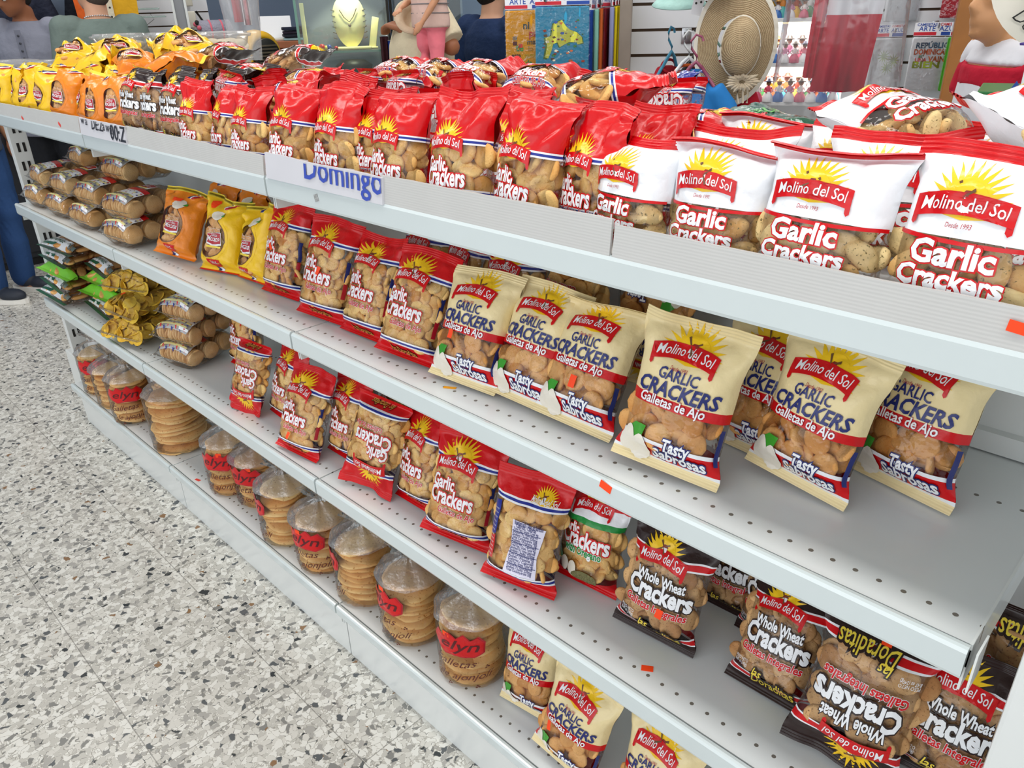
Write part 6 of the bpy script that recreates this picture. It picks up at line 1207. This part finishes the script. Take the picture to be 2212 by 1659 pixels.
# white hat with a black band, hung at the frame's edge
hx, hy = .875, 1.48; f5 = face(hx, hy, .15); t = thing('white_hat', 'white brimmed hat with a black band, lettered by hand, before the mannequin', 'hat', (hx, hy, 1.465), f5); HW = cloth('hat_white', '#e2ddd2', (30, .2, .004))
def HB(r, a): return Vector((r*cos(a), -.012*sin(2*a)*(r/.17)**2, r*.95*sin(a)))
MB().grid(lambda u, v: HB(.085+.085*v, 2*pi*u), 44, 6, HW).build('brim', t)
MB().grid(lambda u, v: Vector((.086*cos(2*pi*u)*(1-.25*v)*(1 if v < .8 else (1-v)/.2+.001), -.10*min(1, v/.8), .084*sin(2*pi*u)*(1-.25*v)*(1 if v < .8 else (1-v)/.2+.001))), 36, 10, HW).build('crown', t)
MB().grid(lambda u, v: Vector((.0885*cos(2*pi*u)*(1-.12*v), -.004-.030*v, .0865*sin(2*pi*u)*(1-.12*v))), 36, 3, mat('band_black', '#1a191b', .6)).build('hat_band', t)
V, T = fit_text('Dom', .075, None, -.005, .2); ca, sa = cos(R(-42)), sin(R(-42)); MB().add([(-.088+v.x*ca-v.y*sa, -.016, -.112+v.x*sa+v.y*ca) for v in V], T, BK).build('lettering', t, False)
MB().tube([(0, .01, .16), (0, .02, .9), (0, .02, 1.56)], .003, STEEL).build('hanging_cord', t)
# souvenir stand at the frame's edge
x6, y6 = .865, 1.235; f6 = face(x6, y6); t = thing('souvenir_stand', 'blue display stand with a green top at the edge of the picture', 'stand', (x6, y6, 0), f6); NVY = mat('stand_navy', '#1c2c5a', .4, .4); GRN = mat('stand_green', '#1f6a34', .35, .4)
MB().bbox(-.055, .30, -.06, .10, .2, 1.222, NVY, .004).build('pedestal', t, False); MB().bbox(-.075, .32, -.08, .12, 1.222, 1.234, mat('stand_blue', '#26407e', .4), .002).build('blue_tray', t, False); MB().bbox(-.072, .317, -.078, .118, 1.234, 1.250, GRN, .003).build('green_top', t, False); MB().bbox(-.1, .34, -.1, .14, 0, .2, NVY, .006).build('plinth', t, False)
for a in (-.035, .01): MB().ball((a, -.061, 1.20), (.004, .002, .004), STEEL, 10, 6).build('screw', t)
t = thing('souvenir', 'white and blue folded souvenir with a purple tip on the green stand', 'souvenir', (x6+cos(f6)*.02, y6+sin(f6)*.02, 1.25), f6); o = MB().bbox(-.02, .10, -.012, .012, 0, .115, CW, .003).build('card_body', t, False)
for V_ in ([(-.018, .03), (.008, .05), (.012, .085), (-.004, .07)], [(-.016, .0), (.002, .0), (-.006, .018)], [(-.036, .0), (-.018, .0), (-.028, .016)]): V, T = poly_tris(V_); MB().add([(v.x, -.0135, v.y) for v in V], T, BLU).build('blue_print', o, False)
PU = mat('souvenir_purple', '#4a3a8c', .5); MB().lathe([(.026, 0), (.027, .004), (.003, .010)], PU, 4, (-.012, -.02, .082)).build('purple_brim', t); MB().lathe([(.008, .090), (.009, .100), (.0, .102)], mat('souvenir_yellow', '#e0c030', .5), 12, (-.012, -.02, 0)).build('yellow_ring', t); MB().tube([(-.012, -.02, .10), (-.010, -.02, .13), (.0, -.02, .15), (-.004, -.02, .165)], [.008, .007, .009, .003], mat('souvenir_dark', '#2a2a4a', .5)).build('ribbon', t)
# ---------------------------------------------------------------- loose price stickers stuck on the shelving
def loose(label, x, y, z, w_, h, m, flat, ang=0.):
    t = MB(); c, d = cos(ang), sin(ang); P = [(c*a-d*b, d*a+c*b) for a, b in ((-w_/2, -h/2), (w_/2, -h/2), (w_/2, h/2), (-w_/2, h/2))]
    top = [(a, b, .0005) if flat else (a, -.0005, b) for a, b in P]; bot = [(a, b, 0) if flat else (a, 0, b) for a, b in P]
    t.add(bot+top, [(0, 1, 2, 3)[::-1], (4, 5, 6, 7)]+[(i, (i+1) % 4, 4+(i+1) % 4, 4+i) for i in range(4)], m); o = t.build('price_sticker', None, False, (x, y, z)); tag(o, label, 'sticker', 'loose price stickers on the shelving')
RSTK = mat('price_sticker_red', '#e2463a', .5, .3); YSTK = mat('price_sticker_amber', '#f2a51c', .5, .3)
loose('orange sticker on the second tier rail, below the tall upright cream bag', .7836, -.0017, .8555, .019, .012, TAG, False, -.25)
loose('orange sticker lying on the bare third tier, before the whole wheat bags', .8297, .056, ZC-.0012, .018, .011, TAG, True, .55)
loose('amber sticker scrap lying on the second tier before the first cream bag', .4168, .049, ZB-.0012, .022, .007, YSTK, True, .5)
loose('red sticker scrap at the edge of the bottom tier', -.7745, .0268, ZD-.0012, .02, .008, RSTK, True, .2)
loose('orange sticker on the corrugated board at the near edge of the picture', 1.1853, .0008, 1.1856, .014, .010, TAG, False, -.1)
loose('tiny red sticker on the board before the yellow bags', -1.4065, .0006, 1.170, .016, .008, RSTK, False, -.5)
loose('tiny red sticker on the board before the orange bags', -1.08, .0010, 1.176, .016, .008, RSTK, False, -.5)
loose('torn grey sticker rest on the top rail below the big blue word', .1664, -.0017, 1.1505, .012, .012, mat('sticker_rest_grey', '#9a9c9c', .7, .2, vary=.4, vscale=300), False, .3)
